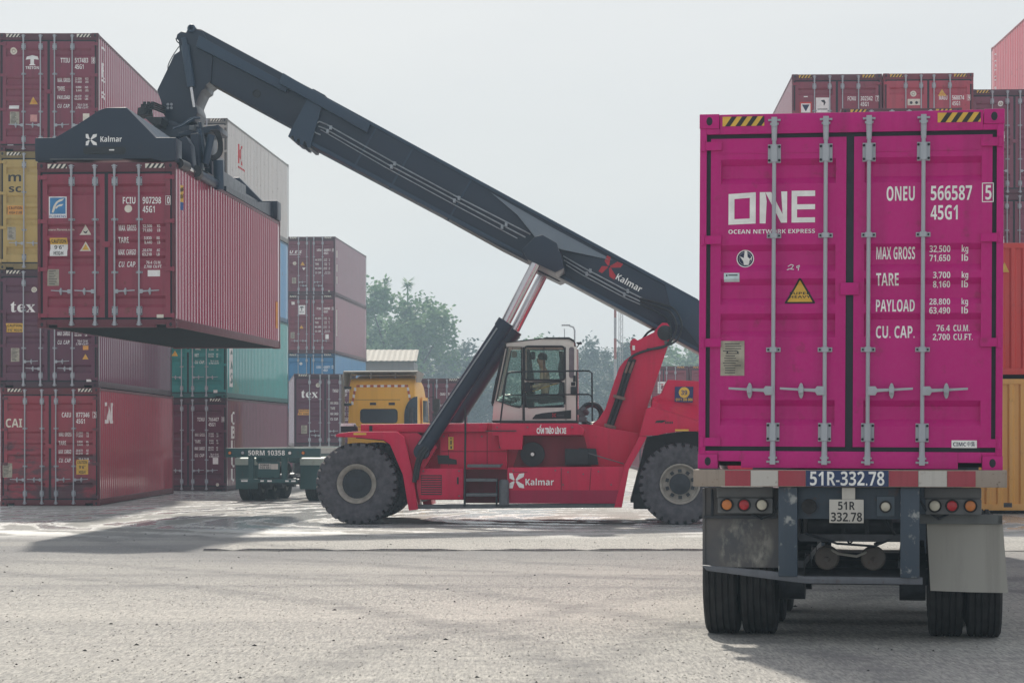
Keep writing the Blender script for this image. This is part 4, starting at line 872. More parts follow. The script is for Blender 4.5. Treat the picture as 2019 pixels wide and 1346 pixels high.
# fenders
FND = [(660, 858), (668, 854), (697, 850.5), (782, 850.5), (797, 862), (812, 925), (824, 1004), (806, 1006), (794, 935), (769, 876), (756, 867), (700, 862), (664, 861)]
for c0, c1 in ((0.0, 1.0), (3.15, 4.15)):
    fe = part('front_fender', MB().prism(LP(FND, 0.0), c0, c1), RSR, RS, 0.012)
    if c0 == 0:
        part('yellow_edge', PR(MB(), [(697, 853), (722, 853), (722, 857), (697, 857)], -0.012, 0.0), YELLOW, fe)
        b = MB(); PR(b, [(783, 853), (823, 853), (862, 880), (836, 925), (826, 1000), (822, 1000), (810, 925)], 0.30, 0.58, 0.3); part('fender_gusset', b, RSR, fe, 0.01)
        part('fender_liner', PR(MB(), [(702, 863.5), (756, 868.5), (768, 877), (793, 936), (803, 990), (830, 990), (815, 880), (790, 858), (702, 856)], 1.02, 3.0), BLK, fe)
    hl = part('headlamp', PR(MB(), [(672, 836), (698, 836), (702, 842), (703, 851), (672, 851)], c0+0.35, c0+0.65), BLK, RS, 0.01)
    part('lamp_cap', PR(MB(), [(672, 834), (697, 834), (698, 839.5), (671, 840)], c0+0.33, c0+0.66), plain('white_lamp_cap', (0.75, 0.75, 0.74), 0.3), hl)
    part('marker_lamp', PR(MB(), [(728, 839), (734, 839), (734, 850), (728, 850)], c0+0.28, c0+0.31), BLK, RS)
# wheels: lugged tyres
def lug_tyre(r=0.79, w_=0.45):
    h = w_/2; b = MB()
    b.lathe([(0.36, -h*0.62), (0.40, -h*0.80), (0.52, -h*0.98), (0.66, -h), (0.715, -h*0.94), (0.742, -h*0.72), (0.742, h*0.72), (0.715, h*0.94), (0.66, h), (0.52, h*0.98), (0.40, h*0.80), (0.36, h*0.62)], 64, 'y', closed=True)
    N = 30
    for s in (-1, 1):
        for i in range(N):
            t = 2*math.pi*(i+(0.5 if s > 0 else 0))/N; M = Matrix.Rotation(t, 4, 'Y')
            d = 0.050; sk = 0.04
            vs = [(-d, s*h*1.005, 0.655), (d*0.8, s*h*1.005, 0.655), (-d*1.05, s*h*0.93, 0.775), (d*0.85, s*h*0.93, 0.775), (-d*1.1, s*h*0.80, r), (d*0.8, s*h*0.80, r), (-d*0.8+sk, -s*h*0.05, r), (d*0.8+sk, -s*h*0.05, r),
                  (-d, s*h*0.5, 0.70), (d*0.8, s*h*0.5, 0.70), (-d*0.8+sk, -s*h*0.05, 0.72), (d*0.8+sk, -s*h*0.05, 0.72)]
            b.add([M @ Vector(v) for v in vs], [(0, 1, 3, 2), (2, 3, 5, 4), (4, 5, 7, 6), (6, 7, 11, 10), (0, 2, 4, 8), (1, 9, 5, 3), (4, 6, 10, 8), (5, 9, 11, 7), (0, 8, 9, 1), (8, 10, 11, 9)])
    return b
LT = lug_tyre().mesh('tyre', smooth=35)
def front_rim(): 
    b = MB(); b.lathe([(0.365, -0.16), (0.385, -0.19), (0.375, -0.20), (0.345, -0.185), (0.30, -0.13), (0.285, -0.10)], 40, 'y', caps=False).lathe([(0.365, 0.16), (0.365, -0.16)], 40, 'y', caps=False)
    b.mat(1); b.lathe([(0.287, -0.10), (0.25, -0.075), (0.0, -0.06)], 40, 'y')
    for i in range(26): t = 2*math.pi*i/26; b.cyl((0.262*math.cos(t), -0.115, 0.262*math.sin(t)), (0.262*math.cos(t), -0.07, 0.262*math.sin(t)), 0.016, n=6)
    b.lathe([(0.0, -0.12), (0.10, -0.12), (0.17, -0.095), (0.17, -0.06)], 24, 'y'); return b
def rear_rim():
    b = MB(); b.lathe([(0.365, -0.16), (0.392, -0.20), (0.38, -0.205), (0.355, -0.19), (0.335, -0.13), (0.30, -0.11)], 40, 'y', caps=False).lathe([(0.365, 0.16), (0.365, -0.16)], 40, 'y', caps=False)
    b.lathe([(0.30, -0.11), (0.285, -0.09), (0.0, -0.08)], 40, 'y')
    b.mat(1); b.lathe([(0.0, -0.19), (0.08, -0.185), (0.12, -0.16), (0.20, -0.15), (0.205, -0.08)], 28, 'y')
    for i in range(10): t = 2*math.pi*i/10; b.box(-0.035, 0.035, -0.16, -0.08, 0.225, 0.285, Matrix.Rotation(t, 4, 'Y'))
    return b
FR, RR_ = front_rim().mesh('rim'), rear_rim().mesh('rim')
RIMT = plain('tan_grey_rim', (0.32, 0.29, 0.25), 0.6, 0.1, 0.25); HUB = plain('dark_hub', (0.022, 0.026, 0.034), 0.5, 0.2, 0.3)
wf = L(702.5, 955, 0.0); wr = L(1341, 953, 0.1)
def big_wheel(x, c, rm, out=-1):
    e = bpy.data.objects.new('wheel', None); COL.objects.link(e); e.parent = RS; e.location = (x, c, 0.785); e.empty_display_size = 0.3
    e.rotation_euler = (0, random.random()*6, 0 if out < 0 else R(180))
    put('tyre', LT, DUSTY, e); put('rim', rm, [RIMT, HUB], e)
random.seed(3)
for c, o in ((0.225, -1), (0.74, -1), (3.41, 1), (3.925, 1)): big_wheel(wf[0], c, FR, o)
for c, o in ((0.345, -1), (3.80, 1)): big_wheel(wr[0], c, RR_, o)
part('front_axle', MB().cyl((wf[0], 0.5, 0.785), (wf[0], 3.65, 0.785), 0.22, n=20).box(wf[0]-0.3, wf[0]+0.3, 1.2, 2.95, 0.62, 1.15), BLK, RS)
part('rear_axle', MB().cyl((wr[0], 0.6, 0.785), (wr[0], 3.55, 0.785), 0.16, n=20).box(wr[0]-0.25, wr[0]+0.25, 1.2, 2.95, 0.62, 1.2), BLK, RS)
part('battery_case', PR(MB(), [(1249, 973), (1279, 973), (1290, 1003), (1249, 1003)], 0.7, 1.3), BLK, RS, 0.01)
# rear leg, counterweight
part('rear_leg', PR(MB(), [(1262, 858), (1276, 860), (1240, 925), (1226, 1000), (1211, 1000), (1232, 915)], 0.05, 0.62), RSR, RS, 0.010)
part('wheel_well', PR(MB(), [(1277, 861), (1300, 857), (1350, 850), (1440, 850), (1440, 905), (1270, 990), (1243, 990)], 0.95, 3.2), BLK, RS)
CW1 = [(1285, 800), (1286, 783), (1304, 776), (1316, 748), (1376, 751), (1498, 757), (1512, 790), (1514, 850), (1440, 850), (1300, 850)]
CW2 = [(1274, 806), (1283, 802), (1300, 806), (1376, 829), (1514, 858), (1514, 935), (1440, 935), (1420, 880), (1376, 850), (1340, 850), (1312, 854), (1296, 858), (1260, 859)]
cw = part('counterweight', PR(MB(), CW1, 0.75, 3.40), RSR, RS, 0.03)
part('counterweight_skirt', PR(MB(), CW2, 0.02, 4.10), RSR, RS, 0.02)
sp = MB(); a = LP([(1283, 803), (1300, 806), (1376, 829), (1514, 858)], 0.02); c_ = LP([(1290, 785), (1310, 786), (1376, 800), (1512, 815)], 0.75)
for i in range(3): sp.add([(a[i][0], 0.022, a[i][1]), (a[i+1][0], 0.022, a[i+1][1]), (c_[i+1][0], 0.752, c_[i+1][1]), (c_[i][0], 0.752, c_[i][1])], [(0, 1, 2, 3)])
part('counterweight_shoulder', sp, RSR, RS, smooth=0)
part('lifting_eye', PR(MB(), [(1285, 803), (1285, 792), (1291, 787), (1297, 792), (1298, 803)], 0.30, 0.36), RSR, RS, 0.006)
sg = part('sign_board', PR(MB(), [(1331, 762), (1367, 762), (1366, 793), (1330, 792)], 0.715, 0.75), plain('blue_sign', (0.012, 0.03, 0.14), 0.4), RS)
q = MB(); ce = L(1349, 773.5, 0.71); q.flat([(ce[0]+0.105*math.cos(2*math.pi*i/24), ce[1]+0.105*math.sin(2*math.pi*i/24)) for i in range(24)], 0.711)
q.text('THANGLONG', ce[0], L(0, 783.5, 0.71)[1], 0.022, 0.16, 0.711, 'C', 0.02) if False else None
q.text('0911 286 006', ce[0], L(0, 791, 0.71)[1], 0.052, 0.325, 0.711, 'C', 0.05); q.flat([(ce[0]-0.07, L(0, 783.5, 0.71)[1]), (ce[0]+0.07, L(0, 783.5, 0.71)[1]), (ce[0]+0.07, L(0, 781.8, 0.71)[1]), (ce[0]-0.07, L(0, 781.8, 0.71)[1])], 0.711)
q.mat(1); q.text('39', ce[0], ce[1]-0.045, 0.09, 0.12, 0.708, 'C', 0.03)
part('lettering', q, [plain('sign_yellow', (0.75, 0.50, 0.06), 0.4), plain('blue_sign', (0.012, 0.03, 0.14), 0.4)], sg, smooth=0)
q = MB(); x0, z0 = L(1291, 834, 0.02); q.text('RST 45', x0+0.16, z0-0.01, 0.05, 0.30, 0.012, 'L', 0.02) if False else None
for i in range(3): q.flat([(x0+0.0+i*0.05, z0), (x0+0.07+i*0.05, z0+0.02), (x0+0.13+i*0.05, z0+0.06), (x0+0.03+i*0.05, z0+0.05)], 0.012)
for i in range(4): q.flat([(x0+0.20+i*0.04, z0-0.01), (x0+0.225+i*0.04, z0-0.01), (x0+0.225+i*0.04, z0+0.035), (x0+0.20+i*0.04, z0+0.035)], 0.012)
part('faded_marking', q, BLACK, RS, smooth=0)
part('yellow_edge', PR(MB(), [(1331, 846), (1358, 846), (1358, 849.5), (1331, 849.5)], 0.005, 0.02), YELLOW, RS)
# boom support tower
TW = [(1150, 842), (1165, 838), (1180, 826), (1194, 805), (1205, 770), (1221, 724), (1231, 711), (1245, 700), (1244, 684), (1242, 674), (1247, 668), (1252, 667), (1257, 671), (1289, 655), (1298, 643), (1306, 636), (1316, 637), (1322, 646), (1322, 662), (1317, 682), (1278, 797), (1268, 857), (1160, 857)]
for c0, c1 in ((0.98, 1.14), (3.0, 3.16)):
    tw = part('boom_tower', MB().prism(LP(TW, 0.98), c0, c1), RSR, RS, 0.01)
    if c0 < 2:
        pv = L(1311, 656, 0.95); part('pivot_pin', MB().lathe([(0.0, 0.945), (0.12, 0.945), (0.15, 0.96), (0.15, 1.0)], 24, 'y', (pv[0], 0, pv[1])), BLK, tw)
        part('bolt_cap', MB().lathe([(0, 0.95), (0.035, 0.952), (0.035, 1.0)], 12, 'y', (L(1313, 675, 0.95)[0], 0, L(1313, 675, 0.95)[1])), GRY, tw)
        part('sticker', PR(MB(), [(1247, 681), (1252, 681), (1252, 690), (1247, 690)], 0.965, 0.98), WHITE, tw)
part('tower_bridge', PR(MB(), [(1262, 720), (1300, 690), (1270, 800), (1256, 855), (1190, 855), (1215, 780)], 1.14, 3.0, 0.98), RSR, RS)
# boom
NF = 1.52; FB = 2.62                                             # near and far faces of the outer boom
BM = [(622, 180), (1000, 386), (1376, 591), (1442, 628), (1452, 692), (1400, 708), (1376, 694), (1292, 648), (1120, 556), (986, 488), (865, 421), (606, 284)]
bo = part('boom', PR(MB(), BM, NF, FB), NAV, RS, 0.03)
cl = MB(); PR(cl, [(618, 176), (642, 189), (616, 278), (613, 292), (607, 292), (604, 280), (600, 279), (598, 288), (592, 286), (592, 275), (588, 274), (585, 281), (580, 279), (581, 270), (577, 268), (572, 273), (569, 270), (577, 252)], NF-0.07, FB+0.07, NF)
part('boom_collar', cl, NAV2, bo)
# leaning top plate between the two side plates, sky sheen painted as lighter colour
tp = MB(); P4 = LP([(968, 380), (1090, 449), (1218, 518), (1196, 511), (1107, 493), (1056, 469), (1020, 424)], NF); lean = [0.006, 0.006, 0.006, 0.03, 0.16, 0.16, 0.08]
tp.add([(x, NF-d, z) for (x, z), d in zip(P4, lean)] + [(x, NF, z) for x, z in P4], [tuple(range(7)), tuple(range(13, 6, -1))] + [(i, i+7, (i+1) % 7+7, (i+1) % 7) for i in range(7)])
part('boom_top_plate', tp, paint('painted_sheen_slate', (0.15, 0.185, 0.22), 0.35, 0.15, 0.0, 0.5), bo, smooth=0)
part('boom_side_plate', PR(MB(), [(1107, 495), (1160, 503), (1215, 514), (1310, 566), (1352, 590), (1330, 632), (1290, 640), (1180, 580), (1130, 553), (1112, 520)], NF-0.02, NF, NF), NAV, bo, 0.004)
part('boom_tail_plate', PR(MB(), [(1310, 556), (1376, 591), (1442, 628), (1452, 692), (1400, 706), (1345, 640), (1330, 640)], NF-0.03, NF, NF), NAV2, bo, 0.004)
part('lug', PR(MB(), [(1030, 493), (1055, 468), (1070, 464), (1098, 480), (1102, 496), (1106, 500), (1112, 530), (1095, 538), (1040, 512)], -0.02, NF, 0.1), NAV, bo, 0.012)
part('lug', PR(MB(), [(1030, 493), (1055, 468), (1070, 464), (1098, 480), (1102, 496), (1106, 500), (1112, 530), (1095, 538), (1040, 512)], FB, 3.74, 0.1), NAV, bo, 0.012)
part('ledge', PR(MB(), [(560, 146), (731, 246), (725, 263), (552, 166)], NF-0.14, NF, NF), NAV2, bo, 0.01)
fl_ = MB(); PR(fl_, [(640, 190), (1376, 590), (1376, 597), (636, 195)], NF-0.035, NF, NF); PR(fl_, [(606, 283), (865, 420.5), (1030, 506), (1030, 499), (868, 414), (609, 276)], NF-0.035, NF, NF); PR(fl_, [(1112, 551), (1292, 647), (1376, 693), (1376, 686), (1294, 640), (1114, 545)], NF-0.035, NF, NF)
part('boom_flange', fl_, NAV2, bo, 0.004)
wl2 = MB()
for a_, c_ in ((742, 245), (815, 284), (930, 346)): PR(wl2, [(a_, c_+4), (a_+3, c_+5.5), (a_-45, c_+89), (a_-48, c_+87)], NF-0.010, NF, NF)
part('boom_weld_strap', wl2, NAV2, bo)
ib = part('inner_boom', PR(MB(), [(384, 56), (396, 58), (640, 189), (680, 250), (640, 286), (577, 252), (413, 163), (372, 150), (366, 90)], 1.64, 2.50), NAV, RS, 0.02)
part('ledge', PR(MB(), [(392, 70), (570, 168), (563, 182), (386, 92)], 1.50, 1.64), NAV2, ib, 0.01)
part('access_hole', MB().lathe([(0.0, 1.638), (0.068, 1.638), (0.070, 1.618), (0.085, 1.618), (0.085, 1.645)], 20, 'y', (L(506, 185, 1.64)[0], 0, L(506, 185, 1.64)[1])), BLK, ib)
ang = math.atan2(L(1000, 386, NF)[1]-L(1376, 591, NF)[1], L(1376, 591, NF)[0]-L(1000, 386, NF)[0])
lg = MB(); x0, z0 = L(1180, 535, NF); kalmar_mark(lg, x0, z0, 0.36, NF-0.024, -ang); lg.mat(1); x0, z0 = L(1213, 550, NF); lg.text('Kalmar', x0, z0, 0.125, 0.56, NF-0.024, 'L', 0.015, -ang)
part('lettering', lg, [plain('logo_red', (0.45, 0.015, 0.03), 0.45), WHITE], bo, smooth=0)
# hydraulic pipes along the boom
def pline(pts, r=0.016, c=NF-0.05): return MB().tube([L3(a, b_, c) for a, b_ in pts], r, 6)
part('hydraulic_pipe', pline([(632, 266), (622, 262), (618, 256), (622, 244), (630, 240), (645, 246), (775, 320), (893, 384), (1046, 462)]), PIPE, bo)
part('hydraulic_pipe', pline([(628, 249), (640, 254), (770, 327), (890, 391), (1036, 468)], c=NF-0.03), PIPE, bo)
part('hydraulic_pipe', pline([(632, 256), (760, 330), (883, 397), (1020, 470)], 0.012, NF-0.03), PIPE, bo)
part('hydraulic_pipe', pline([(1110, 505), (1160, 533), (1240, 575), (1266, 588)]), PIPE, bo); part('hydraulic_pipe', pline([(1112, 513), (1158, 540), (1232, 580), (1262, 594)]), PIPE, bo)
part('hydraulic_pipe', pline([(1116, 522), (1150, 543), (1230, 586), (1262, 600)], 0.012), PIPE, bo)
br = MB()
for a, c in ((652, 252), (646, 259), (778, 323), (772, 329), (905, 391), (896, 396), (998, 443), (990, 448), (1164, 534), (1157, 540), (1238, 574), (1231, 581)): PR(br, [(a-2.5, c-5), (a+2.5, c-4), (a+2, c+4), (a-3, c+3)], NF-0.08, NF)
part('pipe_clamp', br, PIPE, bo)
def hose(pts, r=0.022): return MB().tube(smooth_path([L3(*p) for p in pts]), r, 6)
def smooth_path(p, n=5):
    p = [Vector(q) for q in p]; out = []
    for i in range(len(p)-1):
        a, b_, c, d = p[max(i-1, 0)], p[i], p[i+1], p[min(i+2, len(p)-1)]
        for k in range(n):
            t = k/n; out.append(0.5*((2*b_)+(c-a)*t+(2*a-5*b_+4*c-d)*t*t+(3*b_-a-3*c+d)*t*t*t))
    return out+[p[-1]]
part('hydraulic_hose', hose([(1262, 588, 1.46), (1300, 598, 1.44), (1330, 610, 1.3), (1344, 640, 1.0), (1336, 668, 0.9), (1318, 680, 0.9), (1292, 686, 0.92), (1260, 695, 0.92), (1243, 705, 0.92), (1236, 722, 0.92)]), BLK, RS)
part('hydraulic_hose', hose([(1262, 594, 1.46), (1300, 606, 1.44), (1322, 616, 1.2), (1334, 640, 0.95), (1328, 664, 0.9), (1312, 683, 0.9), (1280, 690, 0.9), (1250, 701, 0.9), (1238, 716, 0.9), (1228, 742, 0.9)]), BLK, RS)
part('hydraulic_hose', hose([(1262, 600, 1.46), (1295, 615, 1.44), (1316, 630, 1.2), (1322, 650, 0.93), (1320, 672, 0.9), (1304, 684, 0.9), (1275, 688, 0.92)], 0.016), BLK, RS)
part('hydraulic_hose', hose([(1292, 648, 1.9), (1278, 655, 1.9), (1266, 670, 1.9)], 0.025), BLK, RS)
for o in (0, 8): tb = MB(); tb.tube([L3(1243+o, 708, 0.92), L3(1232+o, 738, 0.92), L3(1217+o, 786, 0.92), L3(1200+o, 835, 0.92), L3(1182+o, 893, 0.92)], 0.038, 8); part('hydraulic_hose', tb, BLK, RS)
tb = MB()
for a, c in ((1217, 781), (1199, 838)): PR(tb, [(a-7, c-4), (a+16, c+2), (a+15, c+8), (a-8, c+2)], 0.86, 0.98)
for o in (0, 8): tb.tube([L3(1241+o, 713, 0.90), L3(1233+o, 735, 0.90)], 0.030, 8)
part('hose_clamp', tb, plain('worn_copper_clamp', (0.20, 0.13, 0.11), 0.5, 0.3), RS)
# boom head with tilt cylinder
HD = [(352, 80), (347, 76), (349, 68), (357, 62), (367, 64), (371, 54), (377, 49.5), (384, 52), (388, 58), (398, 60), (420, 100), (416, 160), (405, 168), (404, 175), (396, 180), (389, 195), (385, 205), (389, 216), (390, 222), (386, 229), (384, 240), (337, 246), (330, 238), (321, 222), (318, 202), (309.5, 178), (331, 134), (343, 108), (354, 101), (353, 92)]
hd = part('boom_head', PR(MB(), HD, 1.60, 2.55), NAV, RS, 0.02)
part('tilt_cylinder', MB().cyl(L3(365, 90, 1.5), L3(377, 172, 1.5), 0.085, n=16).cyl(L3(362, 75, 1.5), L3(365, 90, 1.5), 0.05, n=12), NAV2, hd)
part('rod', MB().cyl(L3(377, 172, 1.5), L3(383, 212, 1.5), 0.035, n=12), CHROME, hd)
rg = MB(); n = 16; c0 = L(377, 56, 1.53)
rg.tube([(c0[0]+0.06*math.cos(2*math.pi*i/n), 1.55, c0[1]+0.06*math.sin(2*math.pi*i/n)) for i in range(n)], 0.025, 8, True); part('lifting_eye', rg, NAV2, hd)
part('bolt', MB().cyl(L3(331, 206, 1.57), L3(331, 206, 1.62), 0.03, n=8).cyl(L3(338, 206, 1.57), L3(338, 206, 1.62), 0.03, n=8).cyl(L3(331, 213, 1.57), L3(331, 213, 1.62), 0.03, n=8).cyl(L3(338, 213, 1.57), L3(338, 213, 1.62), 0.03, n=8), PIPE, hd)
part('hanging_wire', MB().tube(smooth_path([L3(353, 92, 1.6), L3(341, 110, 1.58), L3(332, 128, 1.58), L3(331, 140, 1.58)]), 0.010, 6).tube(smooth_path([L3(347, 76, 1.58), L3(349, 82, 1.58), L3(354, 86, 1.6)]), 0.012, 6), BLK, hd)
# lift cylinders
for c, k in ((0.12, 0), (3.60, 0)):
    a, t_, p_ = L3(832, 888, 0.12), L3(998, 634, 0.12), L3(1064, 505, 0.12)
    a, t_, p_ = [(q[0], c, q[2]) for q in (a, t_, p_)]
    ly = part('lift_cylinder', MB().cyl(a, t_, 0.150, n=28).cyl(Vector(t_)-(Vector(t_)-Vector(a)).normalized()*0.16, t_, 0.165, n=28).cyl((a[0]-0.0, c-0.16, a[2]-0.02), (a[0], c+0.16, a[2]-0.02), 0.15, n=20), NAV, RS)
    part('rod', MB().cyl(t_, p_, 0.098, n=28), CHROME, ly)
    if c < 2:
        d = Vector((-0.07, -0.15, 0.02)); part('cylinder_pipe', MB().tube([Vector(a)+d+Vector((0.02, 0, 0.10)), Vector(t_)+d-(Vector(t_)-Vector(a))*0.06], 0.018, 6), PIPE, ly)
        part('hydraulic_hose', MB().tube(smooth_path([L3(838, 882, -0.04), L3(829, 892, -0.08), L3(821, 920, -0.06), L3(817, 950, -0.02)]), 0.045, 8).tube(smooth_path([L3(842, 885, -0.02), L3(834, 896, -0.06), L3(826, 915, -0.04), L3(821, 945, -0.02)]), 0.045, 8), BLK, ly)
        part('bracket', MB().tube([L3(795, 903, 0.25), L3(824, 882, 0.4), L3(845, 880, 0.5)], 0.014, 6).tube([L3(826, 855, 0.5), L3(832, 880, 0.5)], 0.035, 8), BLK, ly)
# cab
CN, CF = 0.98, 2.45
cb = MB()
for c0, c1 in ((CN, CN+0.07), (CF-0.07, CF)):
    for pl in ([(997, 676), (1072, 668), (1122, 668), (1131, 674), (1132, 683), (999, 683.5)], [(1029, 683), (1034, 683), (1034, 803), (1029, 803)], [(1034, 749), (1113, 749), (1113, 753), (1034, 753)],
               [(1113, 683), (1137, 683), (1138, 829), (1113, 829)], [(973.5, 788), (1017, 803), (1113, 803), (1113, 829), (971, 829)], [(997, 676), (1000.5, 683), (977.5, 789.5), (973.5, 788)]):
        cb.prism(LP(pl, CN), c0, c1)
cb.prism(LP([(997, 676), (1072, 668), (1122, 668), (1131, 674), (1131, 677), (1072, 671), (997, 679)], CN), CN+0.07, CF-0.07)
cb.prism(LP([(1124, 683), (1137, 683), (1138, 829), (1124, 829)], CN), CN+0.07, CN+0.2); cb.prism(LP([(1124, 683), (1137, 683), (1138, 829), (1124, 829)], CN), CF-0.2, CF-0.07); cb.prism(LP([(1126, 790), (1138, 790), (1138, 829), (1126, 829)], CN), CN+0.2, CF-0.2)
cb.prism(LP([(971, 826), (1137, 826), (1137, 829), (971, 829)], CN), CN+0.07, CF-0.07)
cb.prism(LP([(973.5, 788), (977.5, 789.5), (976, 829), (971, 829)], CN), CN+0.07, CF-0.07)
cab = part('cab', cb, CABW, RS, 0.008)
part('cab_base', PR(MB(), [(970, 829), (1138, 829), (1138, 833.5), (972, 833.5)], CN-0.03, CF+0.03), BLK, cab)
part('roof_cap', PR(MB(), [(1068, 668), (1074, 665), (1122, 664.5), (1132, 670), (1132, 675), (1122, 668.5)], CN-0.03, CF+0.03), BLK, cab)
part('roof_edge', PR(MB(), [(996, 676.5), (1068, 668), (1068, 666), (996, 674.5)], CN-0.01, CF+0.01), BLK, cab)
GL_ = glass('cab_glass', (0.80, 0.93, 0.87), 0.16)
def rr(x0, y0, x1, y1, r, n=4):
    out = []
    for cx_, cy_, a0 in ((x1-r, y0+r, -90), (x1-r, y1-r, 0), (x0+r, y1-r, 90), (x0+r, y0+r, 180)):
        for i in range(n+1): a = R(a0+90*i/n); out.append((cx_+r*math.cos(a), cy_+r*math.sin(a)))
    return out
W_UP = rr(1034, 683, 1113, 749, 6); W_LO = [(1050, 754), (1106, 752), (1112, 756), (1113, 796), (1108, 799), (1042, 803), (1037, 798), (1036, 775), (1048, 772), (1049, 758)]
W_FR = [(1001, 684), (1028, 684), (1029, 797), (1024, 803), (1014, 801), (979, 790)]
for nm, pts, rad in (('upper_window', W_UP, 0.022), ('lower_window', W_LO, 0.016), ('front_side_window', W_FR, 0.012)):
    for c in (CN-0.004, CF+0.004):
        e = part(nm, MB().add([(x, c, z) for x, z in LP(pts, CN)], [tuple(range(len(pts)))]), GL_, cab, smooth=0)
        part_ = part('window_seal', MB().tube([(x, c-0.006 if c < 2 else c+0.006, z) for x, z in LP(pts, CN)], rad, 6, True), BLK, cab)
fw = LP([(998.5, 683), (974.5, 788)], CN); part('windscreen', MB().add([(fw[0][0], CN+0.05, fw[0][1]), (fw[0][0], CF-0.05, fw[0][1]), (fw[1][0], CF-0.05, fw[1][1]), (fw[1][0], CN+0.05, fw[1][1])], [(0, 1, 2, 3)]), GL_, cab, smooth=0)
part('windscreen_seal', MB().tube([L3(997, 677, CN-0.01), L3(974, 788, CN-0.01)], 0.016, 6).tube([L3(1031.5, 684, CN-0.01), L3(1031.5, 828, CN-0.01)], 0.014, 6).tube([L3(1115, 684, CN-0.01), L3(1116, 828, CN-0.01)], 0.006, 6), BLK, cab)
part('wiper', MB().tube([L3(990, 700, CN+0.2), L3(972, 780, CN+0.1), L3(971, 800, CN+0.1)], 0.016, 6).tube([L3(980, 745, CN-0.05), L3(971, 795, CN-0.05)], 0.03, 6), BLK, cab)
part('door_window_bar', MB().tube([L3(1072.5, 684, CN-0.006), L3(1072.5, 748, CN-0.006)], 0.008, 6).tube([L3(1036, 788, CN+0.1), L3(1112, 785, CN+0.1)], 0.012, 6), BLK, cab)
part('door_latch', PR(MB(), rr(1034.5, 752, 1046.5, 774, 5.5), CN-0.02, CN), BLK, cab, 0.006)
part('rear_side_window', PR(MB(), rr(1122, 684, 1132, 745, 4), CN-0.012, CN), plain('dull_mauve_glass', (0.16, 0.13, 0.15), 0.15), cab)
part('rear_bracket', PR(PR(PR(MB(), [(1125, 762), (1138, 762), (1138, 777), (1125, 777)], CN-0.06, CN), [(1130, 740), (1135, 740), (1135, 752), (1130, 752)], CN-0.05, CN), [(1126, 753), (1134, 753), (1134, 760), (1126, 760)], CN-0.03, CN), BLK, cab, 0.005)
wd = part('side_badge', PR(MB(), [(1050, 824), (1056, 817), (1070, 814), (1126, 808), (1126, 825), (1050, 826)], CN-0.010, CN), BLK, cab)
lg = MB(); x0, z0 = L(1089, 822, CN); kalmar_mark(lg, x0, z0, 0.075, CN-0.014); lg.mat(1); x0, z0 = L(1099, 820, CN); lg.text('Kalmar', x0, z0, 0.03, 0.135, CN-0.014, 'L', 0.02); part('lettering', lg, [plain('logo_red', (0.45, 0.015, 0.03), 0.45), GRY], wd, smooth=0)
part('work_lamp', PR(MB(), [(1136, 674.5), (1147, 674), (1147, 678), (1142, 678.5), (1137, 677)], CN+0.2, CN+0.4).tube(smooth_path([L3(1141, 678, CN+0.3), L3(1138, 684, CN+0.3), L3(1132, 680, CN+0.3)]), 0.012, 6), BLK, cab)
part('roof_antenna', MB().tube([L3(999, 676, CN), L3(992, 671, CN-0.1)], 0.010, 6).cyl(L3(996, 682, CN-0.1), L3(996, 687, CN-0.1), 0.03, n=10), BLK, cab)
st = MB(); st.prism(LP([(1100, 690), (1108, 690), (1112, 720), (1112, 748), (1112, 790), (1060, 795), (1060, 783), (1100, 775), (1102, 745), (1098, 725), (1102, 708)], CN), 1.45, 2.0); part('driver_seat', st, BLK, cab, 0.02)
part('steering_console', PR(PR(MB(), [(1036, 686), (1041, 686), (1046, 720), (1050, 745), (1050, 826), (1036, 826)], 1.55, 1.95, CN), rr(1043, 690, 1052, 706, 3), 1.7, 1.9, CN), BLK, cab, 0.01)
part('yellow_bar', MB().tube([L3(1050, 771, 1.3), L3(1097, 756, 1.3)], 0.012, 6), YELLOW, cab)
part('sun_visor', PR(MB(), rr(1006, 690, 1017, 703, 3), 1.5, 1.52, CN).tube([L3(1011, 690, 1.5), L3(1011, 682, 1.5)], 0.006, 5), plain('dull_visor', (0.2, 0.19, 0.17), 0.6), cab)
